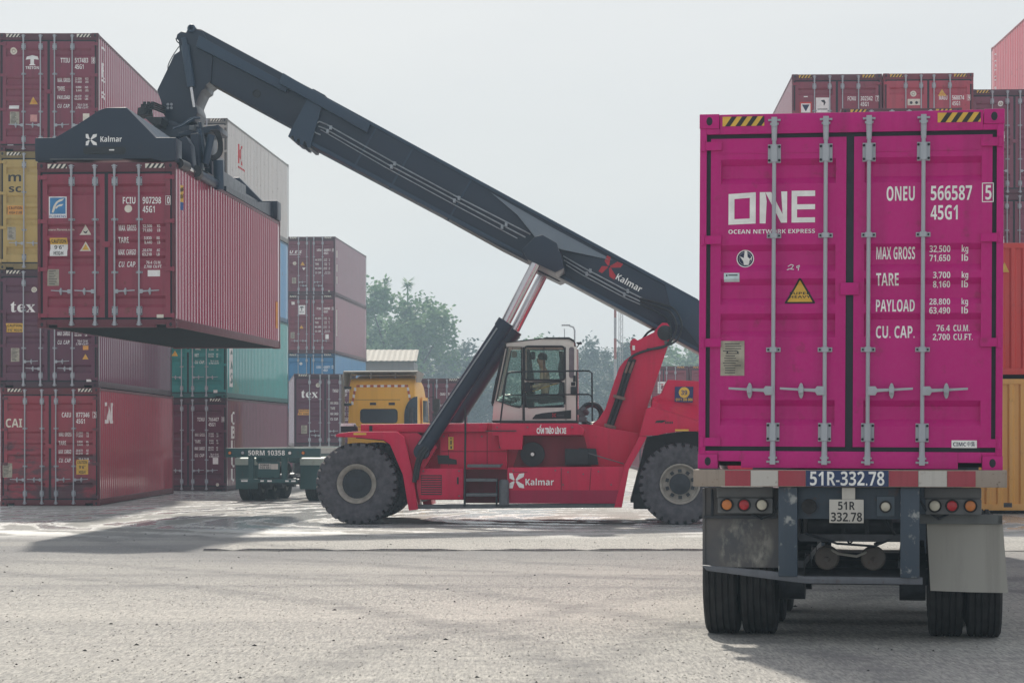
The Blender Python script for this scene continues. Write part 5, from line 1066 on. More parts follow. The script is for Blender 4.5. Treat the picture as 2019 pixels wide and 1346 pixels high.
# driver
def person():
    bm = bmesh.new(); sk = bm.verts.layers.skin.verify()
    def V(p, r): 
        v = bm.verts.new(p); v[sk].radius = r if isinstance(r, tuple) else (r, r); return v
    hx, hz = L(1078, 783, 1.72); cy = 1.72
    P = lambda dx, dy, dz: (hx+dx, cy+dy, hz+dz)                 # machine x: driver faces -x
    pel = V(P(0, 0, 0), (0.15, 0.11)); pel[sk].use_root = True
    wa = V(P(-0.02, 0, 0.20), (0.145, 0.10)); ch = V(P(-0.05, 0, 0.42), (0.165, 0.11)); ne = V(P(-0.07, 0, 0.56), 0.065); n2 = V(P(-0.09, 0, 0.62), 0.058)
    hd1 = V(P(-0.105, 0, 0.71), (0.082, 0.092)); hd2 = V(P(-0.10, 0, 0.79), (0.080, 0.095)); hd3 = V(P(-0.09, 0, 0.855), (0.05, 0.06)); nose = V(P(-0.205, 0, 0.735), 0.014)
    for a, c in ((pel, wa), (wa, ch), (ch, ne), (ne, n2), (n2, hd1), (hd1, hd2), (hd2, hd3), (hd1, nose)): bm.edges.new((a, c))
    for s in (-1, 1):
        sh = V(P(-0.05, s*0.20, 0.47), 0.062); el = V(P(-0.12, s*0.25, 0.22), 0.045); wr_ = V(P(-0.36, s*0.20, 0.20), 0.03); pm_ = V(P(-0.43, s*0.19, 0.21), (0.04, 0.02))
        hp = V(P(-0.05, s*0.10, -0.03), 0.09); kn = V(P(-0.44, s*0.14, -0.02), 0.062); an = V(P(-0.46, s*0.14, -0.40), 0.042); to = V(P(-0.62, s*0.15, -0.44), 0.035)
        for a, c in ((ch, sh), (sh, el), (el, wr_), (wr_, pm_), (pel, hp), (hp, kn), (kn, an), (an, to)): bm.edges.new((a, c))
        for k in range(4):
            f1 = V(P(-0.475, s*0.19+(k-1.5)*0.020, 0.215-abs(k-1.5)*0.004), 0.009); f2 = V(P(-0.50, s*0.19+(k-1.5)*0.020, 0.195), 0.008); f3 = V(P(-0.492, s*0.19+(k-1.5)*0.020, 0.172), 0.007)
            for a, c in ((pm_, f1), (f1, f2), (f2, f3)): bm.edges.new((a, c))
        t1 = V(P(-0.43, s*0.145, 0.205), 0.011); t2 = V(P(-0.465, s*0.135, 0.19), 0.009)
        bm.edges.new((wr_, t1)); bm.edges.new((t1, t2))
    me = bpy.data.meshes.new('person'); bm.to_mesh(me); bm.free()
    o = bpy.data.objects.new('person', me); COL.objects.link(o); o.location = (0, RSY, 0); o.rotation_euler = (0, 0, -TH)
    m, t, bb, oo = nodes('shirt_and_skin'); c = t.nodes.new('ShaderNodeTexCoord'); sx = t.nodes.new('ShaderNodeSeparateXYZ'); t.links.new(c.outputs['Object'], sx.inputs[0])
    up = math_n(t, 'GREATER_THAN', sx.outputs[2], hz+0.585); hand = math_n(t, 'LESS_THAN', sx.outputs[0], hx-0.34); hl = math_n(t, 'GREATER_THAN', sx.outputs[2], hz+0.12)
    skin = math_n(t, 'MAXIMUM', up, math_n(t, 'MULTIPLY', hand, hl)); leg = math_n(t, 'LESS_THAN', sx.outputs[2], hz+0.08)
    cc = mixc(t, leg, (0.70, 0.55, 0.36), (0.03, 0.035, 0.05)); cc = mixc(t, skin, cc, (0.58, 0.32, 0.21)); t.links.new(cc, bb.inputs['Base Color']); bb.inputs['Roughness'].default_value = 0.65
    me.materials.append(m); o.modifiers.new('skin', 'SKIN'); sd_ = o.modifiers.new('sub', 'SUBSURF'); sd_.levels = 2; sd_.render_levels = 2
    for p in me.polygons: p.use_smooth = True
    tag(o, 'driver seated in the machine cab, beige shirt, hand on the controls', 'person')
    hr = MB(); n = 14; ctr = P(-0.085, 0, 0.79)
    prof = [(0.0, 0.105), (0.055, 0.092), (0.088, 0.055), (0.100, 0.0), (0.094, -0.045)]
    hr.lathe(prof, 18, 'z', ctr); part('hair', hr, plain('dark_hair', (0.02, 0.016, 0.014), 0.6), o)
    ey = MB()
    for s in (-1, 1): ey.lathe([(0.0, 0.012), (0.011, 0.0), (0.0, -0.012)], 8, 'z', P(-0.188, s*0.034, 0.765))
    part('eyes', ey, BLK, o); part('mouth', MB().box(hx-0.193, hx-0.183, cy-0.024, cy+0.024, hz+0.685, hz+0.692), plain('lip', (0.3, 0.1, 0.09), 0.6), o)
    return o
person()
# crumpled pale plastic on the dashboard
rnd = random.Random(9); bm = bmesh.new(); bmesh.ops.create_icosphere(bm, subdivisions=4, radius=1.0)
for v in bm.verts:
    d = v.co.normalized(); k = 0.8+0.25*math.sin(d.x*7+d.z*5)*math.sin(d.y*9+1)+0.10*math.sin(d.x*19+d.y*23); v.co = Vector((d.x*0.22*k, d.y*0.45*k, d.z*0.10*k))
me = bpy.data.meshes.new('plastic_bag'); bm.to_mesh(me); bm.free()
q = L3(1004, 786, 1.55); Mx = Matrix.Rotation(-TH, 4, 'Z'); wq = Mx @ Vector(q) + Vector((0, RSY, 0))
pb = put('plastic_bag', me, plain('pale_blue_plastic', (0.45, 0.58, 0.60), 0.35), None, wq, (0, 0, -TH)); tag(pb, 'crumpled pale blue plastic bag lying behind the cab windscreen', 'bag')
part('dashboard', PR(MB(), [(978, 795), (1026, 800), (1030, 826), (976, 826)], 1.05, 2.3, CN), BLK, cab)
# railing round the cab deck
rl = MB(); C0 = 0.16
rl.tube(smooth_path([L3(985.5, 883, C0), L3(986, 840, C0), L3(993, 780, C0), L3(998, 745, C0), L3(1001, 736, C0), L3(1008, 733.5, C0), L3(1031, 732.5, C0)]), 0.017, 8).tube([L3(1031, 732.5, C0), L3(1137, 731, C0), L3(1161, 731, C0), L3(1167, 735, C0), L3(1168, 830, C0)], 0.017, 8)
rl.tube([L3(1032, 733, C0), L3(1034, 856, C0)], 0.017, 8).tube([L3(1137, 731, C0), L3(1137.5, 856, C0)], 0.017, 8).tube([L3(993, 779, C0), L3(1161, 777, C0), L3(1167, 781, C0)], 0.015, 8)
part('railing', rl, BLK, RS)
ho = L(1166, 817, 1.2); rl = MB()
for k in range(3):
    rl.tube([(ho[0]+(0.215-0.03*(k == 2))*math.cos(2*math.pi*i/32), 1.2+k*0.07, ho[1]+(0.215-0.03*(k == 2))*math.sin(2*math.pi*i/32)) for i in range(32)], 0.040, 8, True)
part('hose_coil', rl, BLK, RS)
part('swivel_motor', MB().cyl(L3(1148, 812, 1.0), L3(1148, 812, 1.3), 0.10, n=16).cyl(L3(1150, 805, 0.9), L3(1158, 815, 1.0), 0.05, n=10).box(L(1140, 822, 1.0)[0], L(1156, 822, 1.0)[0], 1.0, 1.2, L(0, 832, 1.0)[1], L(0, 822, 1.0)[1]), GRY, RS, 0.006)
# ------------------------------------------------------------ spreader and the lifted container (axis along the machine's y)
CN0 = -4.2                                                       # lateral position of the container's door face
cxl, _ = L(209.5, 648, CN0); zb = L(209.5, 646, CN0)[1]; PIT = R(0.45)
SPD = [(68.5, 272), (109, 271), (150, 247), (196, 217), (209, 212.5), (249, 211.5), (307, 271), (347, 271), (347, 317), (330, 318), (306, 316), (300, 313), (228, 313), (69, 318)]
SL = bpy.data.objects.new('spreader', None); COL.objects.link(SL); SL.parent = RS; SL.empty_display_size = 0.3
tz = lambda y: math.tan(PIT)*(y-CN0)
nb = MB().prism(LP(SPD, CN0), CN0+0.0, CN0+0.55)
eb = part('end_beam', nb, NAV, SL, 0.02)
hp = LP([(249, 212), (306, 270)], CN0); h0 = LP([(209, 213)], CN0)[0]
part('beam_brace', MB().add([(hp[0][0], CN0+0.5, hp[0][1]), (hp[1][0], CN0+0.5, hp[1][1]), (hp[1][0]+0.25, CN0+3.2, hp[1][1]-0.02), (hp[0][0]-0.1, CN0+3.0, hp[0][1]-0.30), (hp[0][0]-0.2, CN0+0.5, hp[0][1]), (hp[1][0]-0.2, CN0+0.5, hp[1][1]-0.2), (hp[1][0]+0.05, CN0+3.2, hp[1][1]-0.2), (hp[0][0]-0.4, CN0+3.0, hp[0][1]-0.4)], [(0, 1, 2, 3), (4, 7, 6, 5), (0, 3, 7, 4), (1, 5, 6, 2), (0, 4, 5, 1), (3, 2, 6, 7)]), NAV2, SL)
lg = MB(); x0, z0 = L(169, 287, CN0); kalmar_mark(lg, x0, z0, 0.20, CN0-0.004); x0, z0 = L(198, 280, CN0); lg.text('Kalmar', x0, z0, 0.095, 0.38, CN0-0.004, 'L', 0.015); part('lettering', lg, WHITE, eb, smooth=0)
part('slot', PR(PR(MB(), rr(164, 290, 248, 304.5, 6), CN0-0.006, CN0), [(170, 298), (240, 298), (240, 303), (170, 303)], CN0-0.02, CN0), BLK, eb)
part('slot_bar', PR(MB(), [(215, 294.5), (225, 294.5), (225, 297), (215, 297)], CN0-0.012, CN0-0.006), WHITE, eb)
part('bottom_flange', PR(MB(), [(98, 313), (240, 313), (240, 315), (98, 315)], CN0-0.02, CN0), GRY, eb)
fb = MB(); dz = tz(7.4); fb.prism([(x, z+dz) for x, z in LP(SPD, CN0)], 7.45, 8.0); part('end_beam', fb, NAV, SL, 0.02)
ztop = zb + HC
for s in (-1, 1):
    x = cxl + s*0.62; z0 = ztop+0.10; bm_ = MB()
    bm_.add([(x+a, y, z0+h+tz(y)) for y in (CN0+0.5, 7.5) for a, h in ((-0.17, 0), (0.17, 0), (0.17, 0.34), (-0.17, 0.34))], [(0, 1, 2, 3), (7, 6, 5, 4), (0, 4, 5, 1), (1, 5, 6, 2), (2, 6, 7, 3), (3, 7, 4, 0)])
    part('telescopic_beam', bm_, NAV, SL, 0.01)
b = MB(); zc = ztop+0.12+tz(2.0)
b.box(cxl-0.95, cxl+0.95, -0.9, 4.9, zc, zc+0.42).box(cxl-0.7, cxl+0.75, 0.6, 3.4, zc+0.42, zc+0.80)
part('spreader_body', b, NAV, SL, 0.03)
rt = L(352, 245, 2.05); part('rotator', MB().lathe([(0.62, -0.32), (0.62, -0.10), (0.48, -0.08), (0.42, 0.10), (0.0, 0.12)], 32, 'z', (rt[0]-0.05, 2.05, rt[1])).lathe([(0.0, -0.7), (0.5, -0.7), (0.62, -0.32)], 32, 'z', (rt[0]-0.05, 2.05, rt[1])), NAV, SL)
# side shift frame, dampers and vertical plates on the near right flank
b = MB(); XR = cxl+0.95
def blk(b, pts, c0, c1): return b.prism(LP(pts, c0), c0, c1)
for pl, c0, c1 in (([(352, 262), (400, 250), (430, 246), (432, 258), (400, 264), (352, 268)], -0.6, 0.4), ([(375, 265), (391, 262), (392, 330), (380, 326)], -1.6, -1.0), ([(390, 240), (396, 240), (410, 330), (402, 330)], -1.2, -1.05), ([(352, 275), (366, 268), (376, 285), (380, 330), (368, 322), (354, 318)], -2.6, -2.2), ([(398, 262), (415, 262), (418, 345), (402, 335)], -0.2, 0.5)): part('side_bracket', blk(MB(), pl, c0, c1), NAV, SL, 0.01)
part('damper', MB().cyl(L3(405, 323, -1.3), L3(417, 266, -1.3), 0.07, n=14).cyl(L3(405, 323, -1.3), L3(393, 255, -1.3), 0.035, n=10), NAV2, SL)
part("valve_block", MB().box(*(L(377, 254, -1.0)[0], L(387, 254, -1.0)[0], -1.2, -1.0, L(0, 262, -1.0)[1], L(0, 253, -1.0)[1])), GRY, SL, 0.005)
part('extension_cylinder', MB().cyl(L3(388, 341, -2.2), L3(428, 364, -0.6), 0.085, n=18), NAV2, SL); part('extension_rod', MB().cyl(L3(366, 328, -3.2), L3(389, 342, -2.2), 0.040, n=14), CHROME, SL)
part('rod_end', MB().cyl(L3(352, 322, -3.9), L3(368, 329, -3.2), 0.09, n=14), BLK, SL); part('rod_end', MB().cyl(L3(386, 338, -2.4), L3(390, 344, -2.1), 0.11, n=14), BLK, SL)
part('guide_cylinder', MB().cyl(L3(432, 374, -0.7), L3(430, 317, -0.7), 0.095, n=18), NAV2, SL); part('guide_cylinder', MB().cyl(L3(434.5, 330, -0.5), L3(434.5, 318, -0.5), 0.05, n=12), BLK, SL)
for k in range(5):
    r0 = 0.20+0.035*k; part('hydraulic_hose', MB().tube(smooth_path([L3(414, 258, -0.8), L3(424+k*1.5, 262-k, -0.7), L3(431+k*1.6, 280, -0.6), L3(430+k*1.4, 300+k, -0.6), L3(420, 308+k*2, -0.7), L3(414, 305, -0.7)]), 0.022, 6), BLK, SL)
for k in range(3): part('hydraulic_hose', MB().tube(smooth_path([L3(342, 253+k, -0.3), L3(358, 249-k, -0.4), L3(372, 240-k*2, -0.4), L3(384, 232+k*0.5, -0.3), L3(394, 233, -0.2)]), 0.020, 6), PIPE if k == 1 else NAV2, SL)
b = MB()
for k in range(6): b.cyl(L3(281+k*4, 226-(k % 3)*6, 1.2), L3(281+k*4, 206-(k % 2)*5, 1.2), 0.035, n=8)
blk(b, [(272, 213), (290, 208), (292, 226), (270, 228)], 1.0, 1.5); blk(b, [(284, 231), (318, 231), (318, 246), (300, 246)], 0.9, 1.6)
part('valve_stack', b, BLK, SL)
for k in range(4): part('hydraulic_hose', MB().tube(smooth_path([L3(284, 215+k*3, 1.0), L3(300, 203+k*4, 1.0), L3(316, 208+k*4, 1.2), L3(326, 212+k*4, 1.5)]), 0.018, 6), BLK, SL)
# walkway rail with the far rise seen along the container's top edge
b = MB(); q0 = L(425, 365, -0.6); 
part('far_slide', MB().add([(cxl+1.0+a, y, ztop+h+tz(y)) for y, hh in ((1.5, 0.10), (5.5, 0.16), (7.6, 0.36)) for a, h in ((-0.12, 0.06), (0.12, 0.06), (0.12, 0.06+hh), (-0.12, 0.06+hh))], [(0, 1, 2, 3), (11, 10, 9, 8)] + [(i+j, i+j+4, i+(j+1) % 4+4, i+(j+1) % 4) for i in (0, 4) for j in range(4)]), NAV, SL)
for s in (-1, 1):
    for y0_, y1_, d_ in ((CN0+0.02, CN0+0.30, 0.0), (7.5, 7.9, dz)): part('twistlock_housing', MB().box(cxl+s*0.95, cxl+s*1.22, y0_, y1_, ztop+0.01+d_, ztop+0.15+d_), BLK, SL)
# the lifted container
def florens(L_):
    L_.m(0).rect(0.082, 0.205, 0.212, 0.335).m(1).rect(0.090, 0.211, 0.204, 0.310, -0.001).m(2)
    L_.poly([(0.103, 0.300), (0.115, 0.262), (0.135, 0.236), (0.160, 0.222), (0.195, 0.217), (0.180, 0.230), (0.150, 0.240), (0.135, 0.256), (0.125, 0.285), (0.115, 0.303)], -0.002)
    L_.poly([(0.128, 0.277), (0.138, 0.262), (0.165, 0.251), (0.190, 0.250), (0.175, 0.262), (0.150, 0.266), (0.140, 0.278)], -0.002)
    L_.m(3).T('FLORENS', 0.147, 0.332, 0.015, 0.12, 'C', 0.02, y=-0.001)
Mr = Matrix.Rotation(-TH, 4, 'Z'); wl = Mr @ Vector((cxl, CN0, zb)) + Vector((0, RSY, 0))
container('maroon container hanging from the spreader, blue and white square logo on its left door', HC, wl, -TH, p_fl, None, 'FCIU', '907298', '0', rows=ROWS(), pitch=PIT, haz=(CREAM, BLACK),
    art=[('company_logo', florens, [WHITE, plain('sky_blue_logo', (0.05, 0.22, 0.45), 0.4), CREAM, BLUEM], 0.1), ('web_address', lambda L_: L_.T('www.florens.com', 0.072, 0.410, 0.012, 0.19), CREAM, 0.1),
         ('warning_sticker', lambda L_: L_.m(0).tri(0.345, 0.437, 0.062).m(1).poly([(0.325, 0.410), (0.345, 0.418), (0.365, 0.405), (0.350, 0.428), (0.335, 0.424)], -0.001), [CREAM, BLACK], 0.3), ('warning_sticker', lambda L_: L_.m(0).tri(0.345, 0.535, 0.06).m(1).tri(0.345, 0.528, 0.038, -0.001), [CREAM, YELLOW], 0.3),
         a_caution(0.088, 0.455, 0.215, 0.565, ('CAUTION', "9'6\"", 'HIGH'), YELLOW, WHITE), a_plate(0.07, 0.645, 0.155, 0.745), ('round_sticker', lambda L_: L_.disc(0.660, 0.280, 0.068), CREAM, 0.66), a_rect('sticker', 0.80, 0.652, 0.89, 0.690, WHITE), a_rect('maker_plate', 0.865, 0.920, 0.915, 0.940, CREAM)],
    side=[(1, lambda b, H: b.flat([(0.52, 2.26), (0.90, 2.26), (0.90, 2.56), (0.52, 2.56)], 0), YELLOW), (1, lambda b, H: [b.flat([(0.52, z), (0.90, z+0.10), (0.90, z+0.17), (0.52, z+0.07)], -0.002) for z in (2.28, 2.40)], BLACK), (1, lambda b, H: b.flat([(0.52, 2.12), (0.90, 2.12), (0.90, 2.26), (0.52, 2.26)], 0), BLUEM), (1, lambda b, H: b.flat([(11.55, 0.45), (11.85, 0.45), (11.85, 1.05), (11.55, 1.05)], 0), ORANGE)])
# ------------------------------------------------------------ ground
def sheet(name, x0, x1, y0, y1, z, mat, nx=1, ny=1):
    b = MB(); vs = [(x0+(x1-x0)*i/nx, y0+(y1-y0)*j/ny, z) for j in range(ny+1) for i in range(nx+1)]
    b.add(vs, [(j*(nx+1)+i, j*(nx+1)+i+1, (j+1)*(nx+1)+i+1, (j+1)*(nx+1)+i) for j in range(ny) for i in range(nx)])
    return kind(part(name, b, mat, None, smooth=0), 'structure')
m, t, b, o = nodes('dusty_yard_asphalt')
v1 = coords(t, (1, 1, 1), False); vst = coords(t, (0.05, 0.55, 1), False); vtr = coords(t, (0.09, 0.30, 1), False)
nA = noise(t, v1, 0.22, 6, 0.6); nB = noise(t, vst, 1.0, 6, 0.6); nC = noise(t, v1, 2.2, 5, 0.6); nD = noise(t, v1, 38.0, 4, 0.7); nE = noise(t, v1, 120.0, 2, 0.6)
# curved tyre tracks: warped rings
wv = t.nodes.new('ShaderNodeTexWave'); wv.wave_type = 'RINGS'; wv.rings_direction = 'Z'; wv.inputs['Scale'].default_value = 0.16; wv.inputs['Distortion'].default_value = 5.0; wv.inputs['Detail'].default_value = 4; wv.inputs['Detail Scale'].default_value = 0.35
mp = t.nodes.new('ShaderNodeMapping'); mp.inputs['Location'].default_value = (18, -28, 0); t.links.new(v1, mp.inputs[0]); t.links.new(mp.outputs[0], wv.inputs['Vector'])
nF = noise(t, v1, 7.0, 6, 0.72); nG = noise(t, coords(t, (0.5, 2.2, 1), False), 1.0, 6, 0.66); nH = noise(t, coords(t, (2.2, 9.0, 1), False), 1.0, 5, 0.7)
base = mixc(t, ramp(t, nA, 0.35, 0.65), (0.345, 0.333, 0.300), (0.43, 0.412, 0.370))
base = mixc(t, math_n(t, 'MULTIPLY', ramp(t, nB, 0.44, 0.70), 0.30), base, (0.172, 0.170, 0.168))
base = mixc(t, math_n(t, 'MULTIPLY', ramp(t, wv.outputs[1], 0.55, 0.95), 0.15), base, (0.428, 0.414, 0.373))
base = mixc(t, math_n(t, 'MULTIPLY', ramp(t, nG, 0.50, 0.66), 0.45), base, (0.455, 0.435, 0.393))
base = mixc(t, math_n(t, 'MULTIPLY', ramp(t, nC, 0.45, 0.7), 0.30), base, (0.235, 0.228, 0.221))
base = mixc(t, math_n(t, 'MULTIPLY', ramp(t, nF, 0.46, 0.62), 0.35), base, (0.145, 0.138, 0.135))
base = mixc(t, math_n(t, 'MULTIPLY', ramp(t, nH, 0.52, 0.66), 0.5), base, (0.511, 0.490, 0.442))
base = mixc(t, math_n(t, 'MULTIPLY', ramp(t, nD, 0.50, 0.70), 0.55), base, (0.497, 0.476, 0.428))
base = mixc(t, math_n(t, 'MULTIPLY', ramp(t, nE, 0.62, 0.72), 0.5), base, (0.06, 0.06, 0.06))
g1 = noise(t, coords(t, (42, 5, 1), False), 1.0, 3, 0.6); g2 = noise(t, coords(t, (17, 2.2, 1), False), 1.0, 5, 0.7)
base = mixc(t, math_n(t, 'MULTIPLY', ramp(t, g1, 0.50, 0.62), 0.65), base, (0.125, 0.122, 0.12))
base = mixc(t, math_n(t, 'MULTIPLY', math_n(t, 'SUBTRACT', 1.0, ramp(t, g1, 0.36, 0.46)), 0.6), base, (0.55, 0.53, 0.48))
base = mixc(t, math_n(t, 'MULTIPLY', ramp(t, g2, 0.48, 0.62), 0.5), base, (0.15, 0.147, 0.145))
sx0 = t.nodes.new('ShaderNodeSeparateXYZ'); t.links.new(v1, sx0.inputs[0])
nL = noise(t, coords(t, (0.30, 0.07, 1), False), 1.0, 7, 0.65); yy = math_n(t, 'ADD', sx0.outputs[1], math_n(t, 'ADD', math_n(t, 'MULTIPLY', nA, 10.0), math_n(t, 'MULTIPLY', nL, 16.0)))       # worn darker aggregate lane before the slab edge
edge = math_n(t, 'MAXIMUM', math_n(t, 'LESS_THAN', sx0.outputs[1], 33.97), math_n(t, 'MULTIPLY', math_n(t, 'LESS_THAN', sx0.outputs[0], -4.4), math_n(t, 'SUBTRACT', 1.0, ramp(t, yy, 50.0, 56.0))))
lane = math_n(t, 'MULTIPLY', ramp(t, yy, 36.0, 46.5), edge)
base = mixc(t, math_n(t, 'MULTIPLY', lane, 0.82), base, (0.120, 0.118, 0.124))
def swept(ang, sc, lo, hi):
    mp_ = t.nodes.new('ShaderNodeMapping'); mp_.inputs['Rotation'].default_value = (0, 0, R(ang)); mp_.inputs['Scale'].default_value = sc; t.links.new(wob, mp_.inputs[0])
    return ramp(t, noise(t, mp_.outputs[0], 1.0, 5, 0.6), lo, hi)
wn = t.nodes.new('ShaderNodeTexNoise'); wn.inputs['Scale'].default_value = 0.07; t.links.new(v1, wn.inputs['Vector']); wa = t.nodes.new('ShaderNodeVectorMath'); wa.operation = 'MULTIPLY_ADD'; wa.inputs[1].default_value = (7, 7, 0); t.links.new(wn.outputs['Color'], wa.inputs[0]); t.links.new(v1, wa.inputs[2]); wob = wa.outputs[0]
base = mixc(t, math_n(t, 'MULTIPLY', swept(38, (0.03, 0.42, 1), 0.50, 0.70), 0.25), base, (0.17, 0.165, 0.165))
base = mixc(t, math_n(t, 'MULTIPLY', swept(28, (0.03, 0.36, 1), 0.48, 0.70), 0.30), base, (0.56, 0.53, 0.47))
base = mixc(t, math_n(t, 'MULTIPLY', swept(-52, (0.04, 0.8, 1), 0.56, 0.70), 0.20), base, (0.18, 0.175, 0.17))
stn = ramp(t, noise(t, coords(t, (0.8, 0.45, 1), False), 1.0, 3, 0.5), 0.66, 0.74)
base = mixc(t, math_n(t, 'MULTIPLY', stn, 0.45), base, (0.10, 0.098, 0.098))
def arc(cx_, cy_, r_, w_, seedv):
    d_ = t.nodes.new('ShaderNodeVectorMath'); d_.operation = 'DISTANCE'; d_.inputs[1].default_value = (cx_, cy_, 0); t.links.new(v1, d_.inputs[0])
    e_ = math_n(t, 'DIVIDE', math_n(t, 'SUBTRACT', math_n(t, 'ADD', d_.outputs['Value'], math_n(t, 'MULTIPLY', nA, 1.2)), r_), w_)
    return math_n(t, 'MULTIPLY', math_n(t, 'SUBTRACT', 1.0, math_n(t, 'MULTIPLY', e_, e_), True), ramp(t, nC, 0.30, 0.62))
for cx_, cy_, r_, w_, k_ in ((-19, 13, 20.5, 0.34, 0.30), (-19, 13, 22.5, 0.34, 0.30), (15, 47, 22.5, 0.36, 0.34), (15, 47, 24.5, 0.36, 0.34), (-3, -22, 48.5, 0.45, 0.26), (-3, -22, 50.6, 0.45, 0.26), (26, 10, 27.0, 0.3, 0.24), (26, 10, 28.9, 0.3, 0.24)):
    base = mixc(t, math_n(t, 'MULTIPLY', arc(cx_, cy_, r_, w_, 0), k_*2.1), base, (0.10, 0.098, 0.10))
# damp, polished lanes across the loading area, white glare put into their colour
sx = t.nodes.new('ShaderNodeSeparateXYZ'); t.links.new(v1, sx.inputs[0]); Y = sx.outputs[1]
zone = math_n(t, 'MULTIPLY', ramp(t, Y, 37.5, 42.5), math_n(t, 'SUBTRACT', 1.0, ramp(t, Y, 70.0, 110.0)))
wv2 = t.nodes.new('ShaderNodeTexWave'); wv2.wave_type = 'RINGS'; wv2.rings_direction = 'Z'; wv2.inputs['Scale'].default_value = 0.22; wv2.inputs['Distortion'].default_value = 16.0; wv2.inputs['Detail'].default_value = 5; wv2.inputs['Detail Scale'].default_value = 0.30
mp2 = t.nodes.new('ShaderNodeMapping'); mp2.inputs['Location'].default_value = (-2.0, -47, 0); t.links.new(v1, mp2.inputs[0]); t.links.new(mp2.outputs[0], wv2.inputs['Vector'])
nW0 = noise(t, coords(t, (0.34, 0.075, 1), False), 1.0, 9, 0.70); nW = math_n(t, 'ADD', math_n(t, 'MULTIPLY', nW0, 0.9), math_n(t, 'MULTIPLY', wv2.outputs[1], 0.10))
wet_glare = math_n(t, 'MULTIPLY', zone, ramp(t, nW, 0.47, 0.53), True)
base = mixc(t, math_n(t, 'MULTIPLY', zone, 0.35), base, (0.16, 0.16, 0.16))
base = mixc(t, math_n(t, 'MULTIPLY', wet_glare, 0.8), base, (0.66, 0.67, 0.66))
base = mixc(t, 0.12, base, (0.74, 0.74, 0.735))          # overall pale dust film
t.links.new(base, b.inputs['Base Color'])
t.links.new(math_n(t, 'SUBTRACT', 0.88, math_n(t, 'MULTIPLY', wet_glare, 0.78)), b.inputs['Roughness']); b.inputs['Specular IOR Level'].default_value = 0.45
hgt = math_n(t, 'ADD', math_n(t, 'MULTIPLY', nD, 0.8), math_n(t, 'ADD', math_n(t, 'MULTIPLY', nE, 0.5), math_n(t, 'MULTIPLY', nC, 1.2)))
hgt = math_n(t, 'ADD', hgt, math_n(t, 'MULTIPLY', noise(t, v1, 15.0, 4, 0.7), 2.2))
hgt = math_n(t, 'MULTIPLY', hgt, math_n(t, 'SUBTRACT', 1.0, math_n(t, 'MULTIPLY', wet_glare, 0.93)))
bump(t, b, hgt, 0.7, 0.022)
GROUND = m
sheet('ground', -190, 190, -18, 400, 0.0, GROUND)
# broken edge of the slab lane running across the yard
b = MB(); rnd = random.Random(4); x = -4.6; Yj = 34.0; pts = []
while x < 14: pts.append((x, Yj + 0.06*math.sin(x*0.7)+rnd.uniform(-0.05, 0.05) - 0.01*x, max(0.012, rnd.gauss(0.085, 0.035)*(1 if x < 3 else 0.55)))); x += 0.22
vs = []; fs = []
for x, y, w_ in pts:
    h = 0.030*min(1.0, max(0.15, w_/0.085)) if x < 5 else 0.008*rnd.random()+0.002
    vs += [(x, y, -0.01), (x, y+0.004, h), (x, y+0.10, h), (x, y+1.3, -0.004)]
for i in range(len(pts)-1):
    for j in range(3): fs.append((4*i+j, 4*i+4+j, 4*i+5+j, 4*i+1+j))
b.add(vs, fs); kind(part('pavement_edge', b, GROUND, None, smooth=0), 'structure')
b = MB(); vs = []
for i, (x, y, w_) in enumerate(pts): vs += [(x, y-0.02, 0.004), (x, y-0.05-w_, 0.004)]
b.add(vs, [(2*i, 2*i+1, 2*i+3, 2*i+2) for i in range(len(pts)-1)]); kind(part('pavement_crack', b, plain('dark_crack', (0.03, 0.03, 0.03), 0.9), None, smooth=0), 'structure')
# loose grit and stones
b = MB(); rnd = random.Random(11); oct_ = [(1, 0, 0), (-1, 0, 0), (0, 1, 0), (0, -1, 0), (0, 0, 1), (0, 0, -0.3)]; of = [(0, 2, 4), (2, 1, 4), (1, 3, 4), (3, 0, 4), (2, 0, 5), (1, 2, 5), (3, 1, 5), (0, 3, 5)]
def stones(b, n, smin, smax, y0, y1):
    for i in range(n):
        Y_ = y0+(y1-y0)*rnd.random()**1.3; X_ = (rnd.random()-0.5)*Y_*0.46; s = smin+(smax-smin)*rnd.random()**4
        b.add([(X_+p*s*rnd.uniform(0.6, 1.4), Y_+q*s*rnd.uniform(0.6, 1.4), 0.002+r_*s*0.7) for p, q, r_ in oct_], of)
stones(b, 26000, 0.002, 0.011, 14.5, 37); kind(part('grit', b, plain('pale_grit', (0.36, 0.345, 0.31), 0.9, 0, 0.5), None, smooth=0), 'stuff')
b = MB(); stones(b, 420, 0.004, 0.022, 14.5, 40); kind(part('dark_gravel', b, plain('dark_gravel', (0.03, 0.03, 0.032), 0.9, 0, 0.4), None, smooth=0), 'stuff')

# ------------------------------------------------------------ trees, shed, wall, masts
def leafmat(name, c1, c2):
    m, t, b, o = nodes(name); v = coords(t); n = noise(t, v, 1.1, 5, 0.7)
    c = mixc(t, ramp(t, n, 0.35, 0.65), c1, c2); t.links.new(c, b.inputs['Base Color']); b.inputs['Roughness'].default_value = 0.6
    tr_ = t.nodes.new('ShaderNodeBsdfTranslucent'); t.links.new(c, tr_.inputs[0]); mx = t.nodes.new('ShaderNodeMixShader'); mx.inputs[0].default_value = 0.3
    t.links.new(b.outputs[0], mx.inputs[1]); t.links.new(tr_.outputs[0], mx.inputs[2]); t.links.new(mx.outputs[0], o.inputs[0]); return m
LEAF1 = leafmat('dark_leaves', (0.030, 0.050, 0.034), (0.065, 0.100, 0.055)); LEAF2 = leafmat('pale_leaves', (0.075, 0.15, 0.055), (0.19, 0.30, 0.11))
BARK = plain('bark', (0.07, 0.055, 0.045), 0.9)
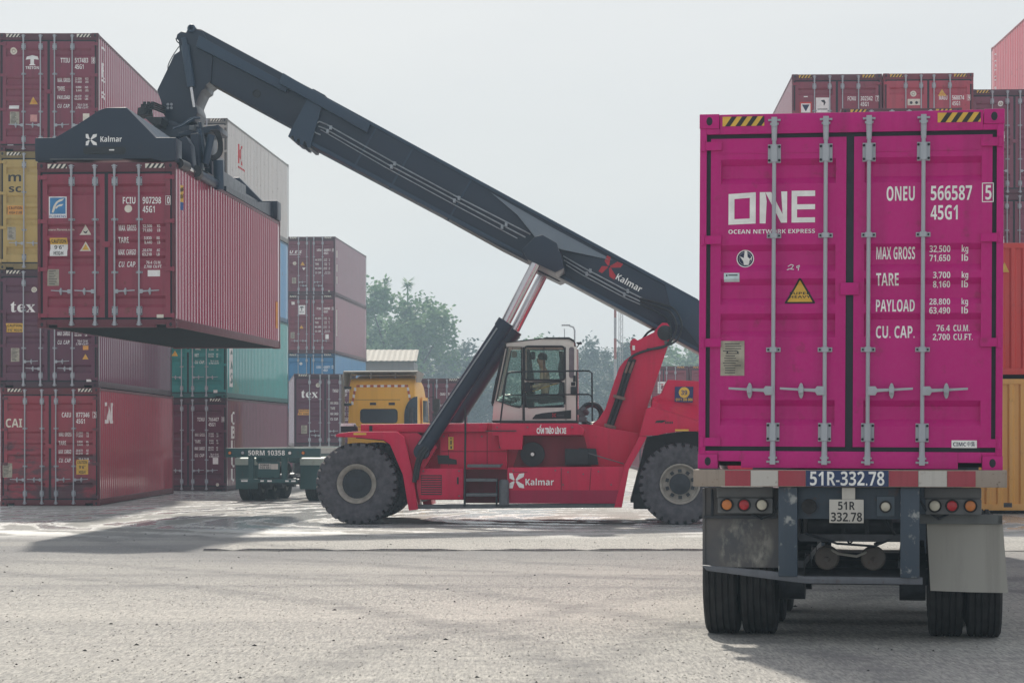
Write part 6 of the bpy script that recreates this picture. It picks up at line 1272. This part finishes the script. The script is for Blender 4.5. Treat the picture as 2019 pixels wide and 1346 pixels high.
def crown_mesh(seed, nclump=46, per=70, rx=1.0, rz=1.0, leaf=0.10, low=-0.8):
    """leafy crown in unit radius about the origin"""
    rnd = random.Random(seed); b = MB(); cl = []
    lobes = [(rnd.uniform(-0.55, 0.55), rnd.uniform(-0.55, 0.55), rnd.uniform(-0.45, 0.6), rnd.uniform(0.30, 0.52)) for _ in range(9)] + [(0, 0, 0.05, 0.55)]
    for i in range(nclump):
        lx_, ly_, lz_, lr = lobes[i % len(lobes)]; d = Vector((rnd.gauss(0, 1), rnd.gauss(0, 1), rnd.gauss(0.15, 1))).normalized()
        p = Vector((lx_, ly_, lz_)) + d*lr*rnd.uniform(0.55, 1.0); p.z = max(p.z, low); cl.append((p, rnd.uniform(0.10, 0.20)))
    for p, cr in cl:
        for k in range(per):
            q = p + Vector((rnd.gauss(0, cr*0.6), rnd.gauss(0, cr*0.6), rnd.gauss(0, cr*0.5)))
            M = Matrix.Rotation(rnd.uniform(0, 6.28), 3, 'Z') @ Matrix.Rotation(rnd.uniform(-1.0, 1.0), 3, 'X') @ Matrix.Rotation(rnd.uniform(-0.6, 0.6), 3, 'Y')
            a, w_ = leaf*rnd.uniform(0.6, 1.3), leaf*rnd.uniform(0.22, 0.40)
            b.add([q+M @ Vector(v) for v in ((-a/2, 0, 0), (0, -w_, 0.02*a), (a/2, 0, -0.1*a), (0, w_, 0.02*a))], [(0, 1, 2, 3)])
    me = b.mesh('crown', smooth=0); return me, lobes
CRW = [crown_mesh(s, 96, 90, leaf=0.085) for s in (1, 2, 3, 4)]
def trunk_mesh(lobes, sc, h, r):
    b = MB(); b.tube([(0, 0, 0), (0.05*sc[0], 0, h*0.5), (0, 0.05*sc[0], h+0.1*sc[2])], [r*1.3, r, r*0.7], 8)
    for l in lobes[:7]: p = Vector((l[0]*sc[0], l[1]*sc[1], h+sc[2]*0.85+l[2]*sc[2])); b.tube([(0, 0.03*sc[0], h*0.85), (p.x*0.45, p.y*0.45, h*0.85+(p.z-h*0.85)*0.6), tuple(p)], [r*0.6, r*0.35, r*0.12], 6)
    return b
def tree(label, x, y, h, rad, v, leafm, grp, rz, low=0.85, tufts=()):
    e = empty('tree', label, 'tree', (x, y, 0), rz, grp); me, lobes = CRW[v]
    ch = h*low/2; cz = h-ch                                      # crown half height, centre
    c = put('crown', me, leafm, e, (0, 0, cz)); c.scale = (rad, rad, ch)
    part('trunk', trunk_mesh(lobes, (rad, rad, ch), max(0.4, cz-ch*0.85), 0.10+0.018*h), BARK, e)
    return e
GT = 'trees along the far side of the yard'
rows = [('round dark tree just right of the pale shed', 842, 668, 138, 2.9, 0), ('dark bushy tree directly above the amber cab roof', 900, 652, 142, 3.0, 1), ('dark tree half behind the lift cylinders', 965, 657, 140, 2.7, 2), ('pale topped tree rising behind the cab roof', 1035, 652, 146, 3.0, 3),
        ('dark spreading tree behind the driver cab', 1098, 668, 139, 2.6, 0), ('tall tree with an airy top right of the driver cab', 1162, 646, 143, 2.7, 1), ('dark tree at the foot of the lattice mast', 1222, 668, 137, 2.6, 2), ('tree filling the gap beside the red tower', 1275, 650, 142, 2.6, 3),
        ('light leaved tree between tower and magenta doors', 1345, 672, 136, 2.7, 0), ('tree partly behind the magenta container edge', 1400, 660, 140, 2.8, 1)]
for i, (lab, p, ty, Y_, rad, v) in enumerate(rows):
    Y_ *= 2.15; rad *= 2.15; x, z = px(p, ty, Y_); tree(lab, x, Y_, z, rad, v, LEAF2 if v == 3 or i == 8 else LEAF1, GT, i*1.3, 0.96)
for i, (lab, p, ty, Y_, rad) in enumerate((('low shrub left of the tree line', 868, 735, 128, 2.3), ('low shrub behind the lift cylinder foot', 935, 742, 128, 2.4), ('low shrub behind the cab windscreen', 1005, 735, 128, 2.4), ('low shrub behind the cab door', 1075, 740, 129, 2.3), ('low shrub by the hose coil', 1140, 735, 128, 2.3), ('low shrub behind the tower foot', 1205, 738, 129, 2.3), ('low shrub behind the tail', 1290, 745, 128, 2.4))):
    Y_ *= 2.15; rad *= 2.15; x, z = px(p, ty, Y_)
    e = empty('shrub', lab, 'shrub', (x, Y_, 0), i*0.9, 'shrubs below the tree line'); c = put('crown', CRW[(i+1) % 4][0], LEAF1, e, (0, 0, z/2)); c.scale = (rad, rad*0.8, z/2); part('stems', MB().tube([(0, 0, 0), (0.1, 0, z*0.5)], 0.08, 6).tube([(0.1, 0, 0), (-0.4, 0.2, z*0.5)], 0.06, 6), BARK, e)
TY_ = 270.0; TK = 270/165
x, z = px(790, 540, TY_)
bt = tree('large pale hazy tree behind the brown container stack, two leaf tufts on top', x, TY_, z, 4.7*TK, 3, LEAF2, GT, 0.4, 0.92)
for p, ty in ((759, 545), (804, 551)):
    X_, Z_ = px(p, ty, TY_); tf = MB(); rnd = random.Random(p)
    tf.tube([(X_-x, 0, Z_-2.8*TK), (X_-x, 0, Z_-0.3*TK)], 0.10, 5)
    for k in range(46):
        a = rnd.uniform(0, 6.28); d = Vector((math.cos(a), math.sin(a), rnd.uniform(-0.5, 0.7))); q = Vector((X_-x, 0, Z_+(-0.4+rnd.uniform(-0.25, 0.25))*TK)); e1 = q+d*0.62*TK; sd_ = d.cross(Vector((0, 0, 1))).normalized()*0.09*TK
        tf.add([q, (q+e1)/2+sd_, e1, (q+e1)/2-sd_], [(0, 1, 2, 3)])
    o_ = part('leaf_tuft', tf, LEAF2, bt, smooth=0); o_.rotation_euler = (0, 0, -0.4)
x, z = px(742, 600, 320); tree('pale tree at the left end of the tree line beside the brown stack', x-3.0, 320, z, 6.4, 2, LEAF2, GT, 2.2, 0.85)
# shed
sh = empty('storage_shed', 'low shed with a cream ribbed roof below the pale tree', 'shed', (PX(765, 150), 150, 0), 0)
zr = CH+(HY-686)*150/F; ze = CH+(HY-712)*150/F
rf = MB(); n = 34; vs = []
for i in range(n+1):
    x = -4.2+6.1*i/n; k = 0.03*(i % 2); vs += [(x, -0.4, ze+k), (x, 3.2, zr+k)]
rf.add(vs, [(2*i, 2*i+2, 2*i+3, 2*i+1) for i in range(n)]); rf.add([(x, y, z-0.05) for x, y, z in vs], [(2*i, 2*i+1, 2*i+3, 2*i+2) for i in range(n)])
part('roof', rf, paint('cream_roof_sheet', (0.22, 0.20, 0.165), 0.7, 0.3, 0.2, 0.2), sh, smooth=0)
part('wall', MB().box(-4.0, 1.7, 0, 6, 0, ze-0.03), paint('grey_shed_wall', (0.20, 0.20, 0.20), 0.8, 0.5, 0.0), sh); part('opening', MB().box(-3.6, -0.4, -0.02, 0.0, 0.0, 4.6).box(0.2, 1.4, -0.02, 0.0, 2.6, 4.4), plain('dark_opening', (0.03, 0.035, 0.04), 0.8), sh)
wl_ = empty('boundary_wall', 'grey concrete boundary wall in front of the tree line', 'wall', (4.0, 124, 0)); b = MB().box(-11, 12, 0, 0.2, 0, 2.35); part('wall_panel', b, paint('grey_concrete_wall', (0.24, 0.245, 0.25), 0.85, 0.5, 0.0, 0.3), wl_)
for i in range(9): part('pillar', MB().box(-11+i*2.85, -10.7+i*2.85, -0.08, 0.0, 0, 2.5), paint('grey_concrete_wall', (0.24, 0.245, 0.25), 0.85, 0.5, 0.0, 0.3), wl_)
# masts and lamp
POLE = plain('pale_pole', (0.36, 0.36, 0.37), 0.5, 0.3); POLER = plain('dull_red_pole', (0.30, 0.12, 0.11), 0.6)
x, z = px(1213, 545, 150); mt = empty('mast', 'tall thin red and white mast left of the tower', 'mast', (x, 150, 0)); n = 9
for i in range(n): part('mast_section', MB().cyl((0, 0, z*i/n), (0, 0, z*(i+1)/n), 0.11-0.004*i, n=8), POLER if i % 2 else POLE, mt)
x, z = px(1224, 560, 152); lt = empty('lattice_mast', 'slender lattice mast right beside the thin mast', 'mast', (x, 152, 0)); b = MB()
for px_, py_ in ((-0.13, -0.1), (0.13, -0.1), (0, 0.13)): b.tube([(px_, py_, 0), (px_, py_, z)], 0.022, 5)
k = 0.0
while k < z-0.5: b.tube([(-0.13, -0.1, k), (0.13, -0.1, k+0.25), (-0.13, -0.1, k+0.5)], 0.012, 4).tube([(0.13, -0.1, k), (0, 0.13, k+0.25), (0.13, -0.1, k+0.5)], 0.012, 4); k += 0.5
part('lattice', b, POLE, lt)
x, z = px(1133, 642, 148); ll = empty('street_lamp', 'grey street lamp with a short arm above the driver cab roof', 'street lamp', (x, 148, 0))
part('pole', MB().tube([(0, 0, 0), (0, 0, z-0.3), (-0.08, 0, z-0.1), (-0.35, 0, z)], 0.055, 8), POLE, ll); part('lamp_head', MB().box(-0.85, -0.3, -0.12, 0.12, z-0.02, z+0.09), POLE, ll, 0.02)
x, z = px(1113, 650, 150); pp = empty('pole', 'plain thin grey pole just left of the street lamp', 'pole', (x, 150, 0)); part('shaft', MB().cyl((0, 0, 0), (0, 0, z), 0.05, 0.03, n=8), POLE, pp); part('pole_cap', MB().cyl((0, 0, z), (0, 0, z+0.05), 0.045, n=8), POLE, pp)
# ------------------------------------------------------------ haze
hz = MB().box(-205, 205, -25, 410, -1.0, 31.0); ho_ = part('haze', hz, None, None, smooth=0); kind(ho_, 'stuff')
m = bpy.data.materials.new('haze_air'); m.use_nodes = True; t = m.node_tree; t.nodes.clear(); o = t.nodes.new('ShaderNodeOutputMaterial'); pv = t.nodes.new('ShaderNodeVolumePrincipled')
pv.inputs['Color'].default_value = (0.57, 0.76, 0.92, 1); pv.inputs['Density'].default_value = HAZE_D; pv.inputs['Anisotropy'].default_value = 0.35
t.links.new(pv.outputs[0], o.inputs['Volume']); ho_.material_slots[0].link = 'OBJECT'; ho_.material_slots[0].material = m
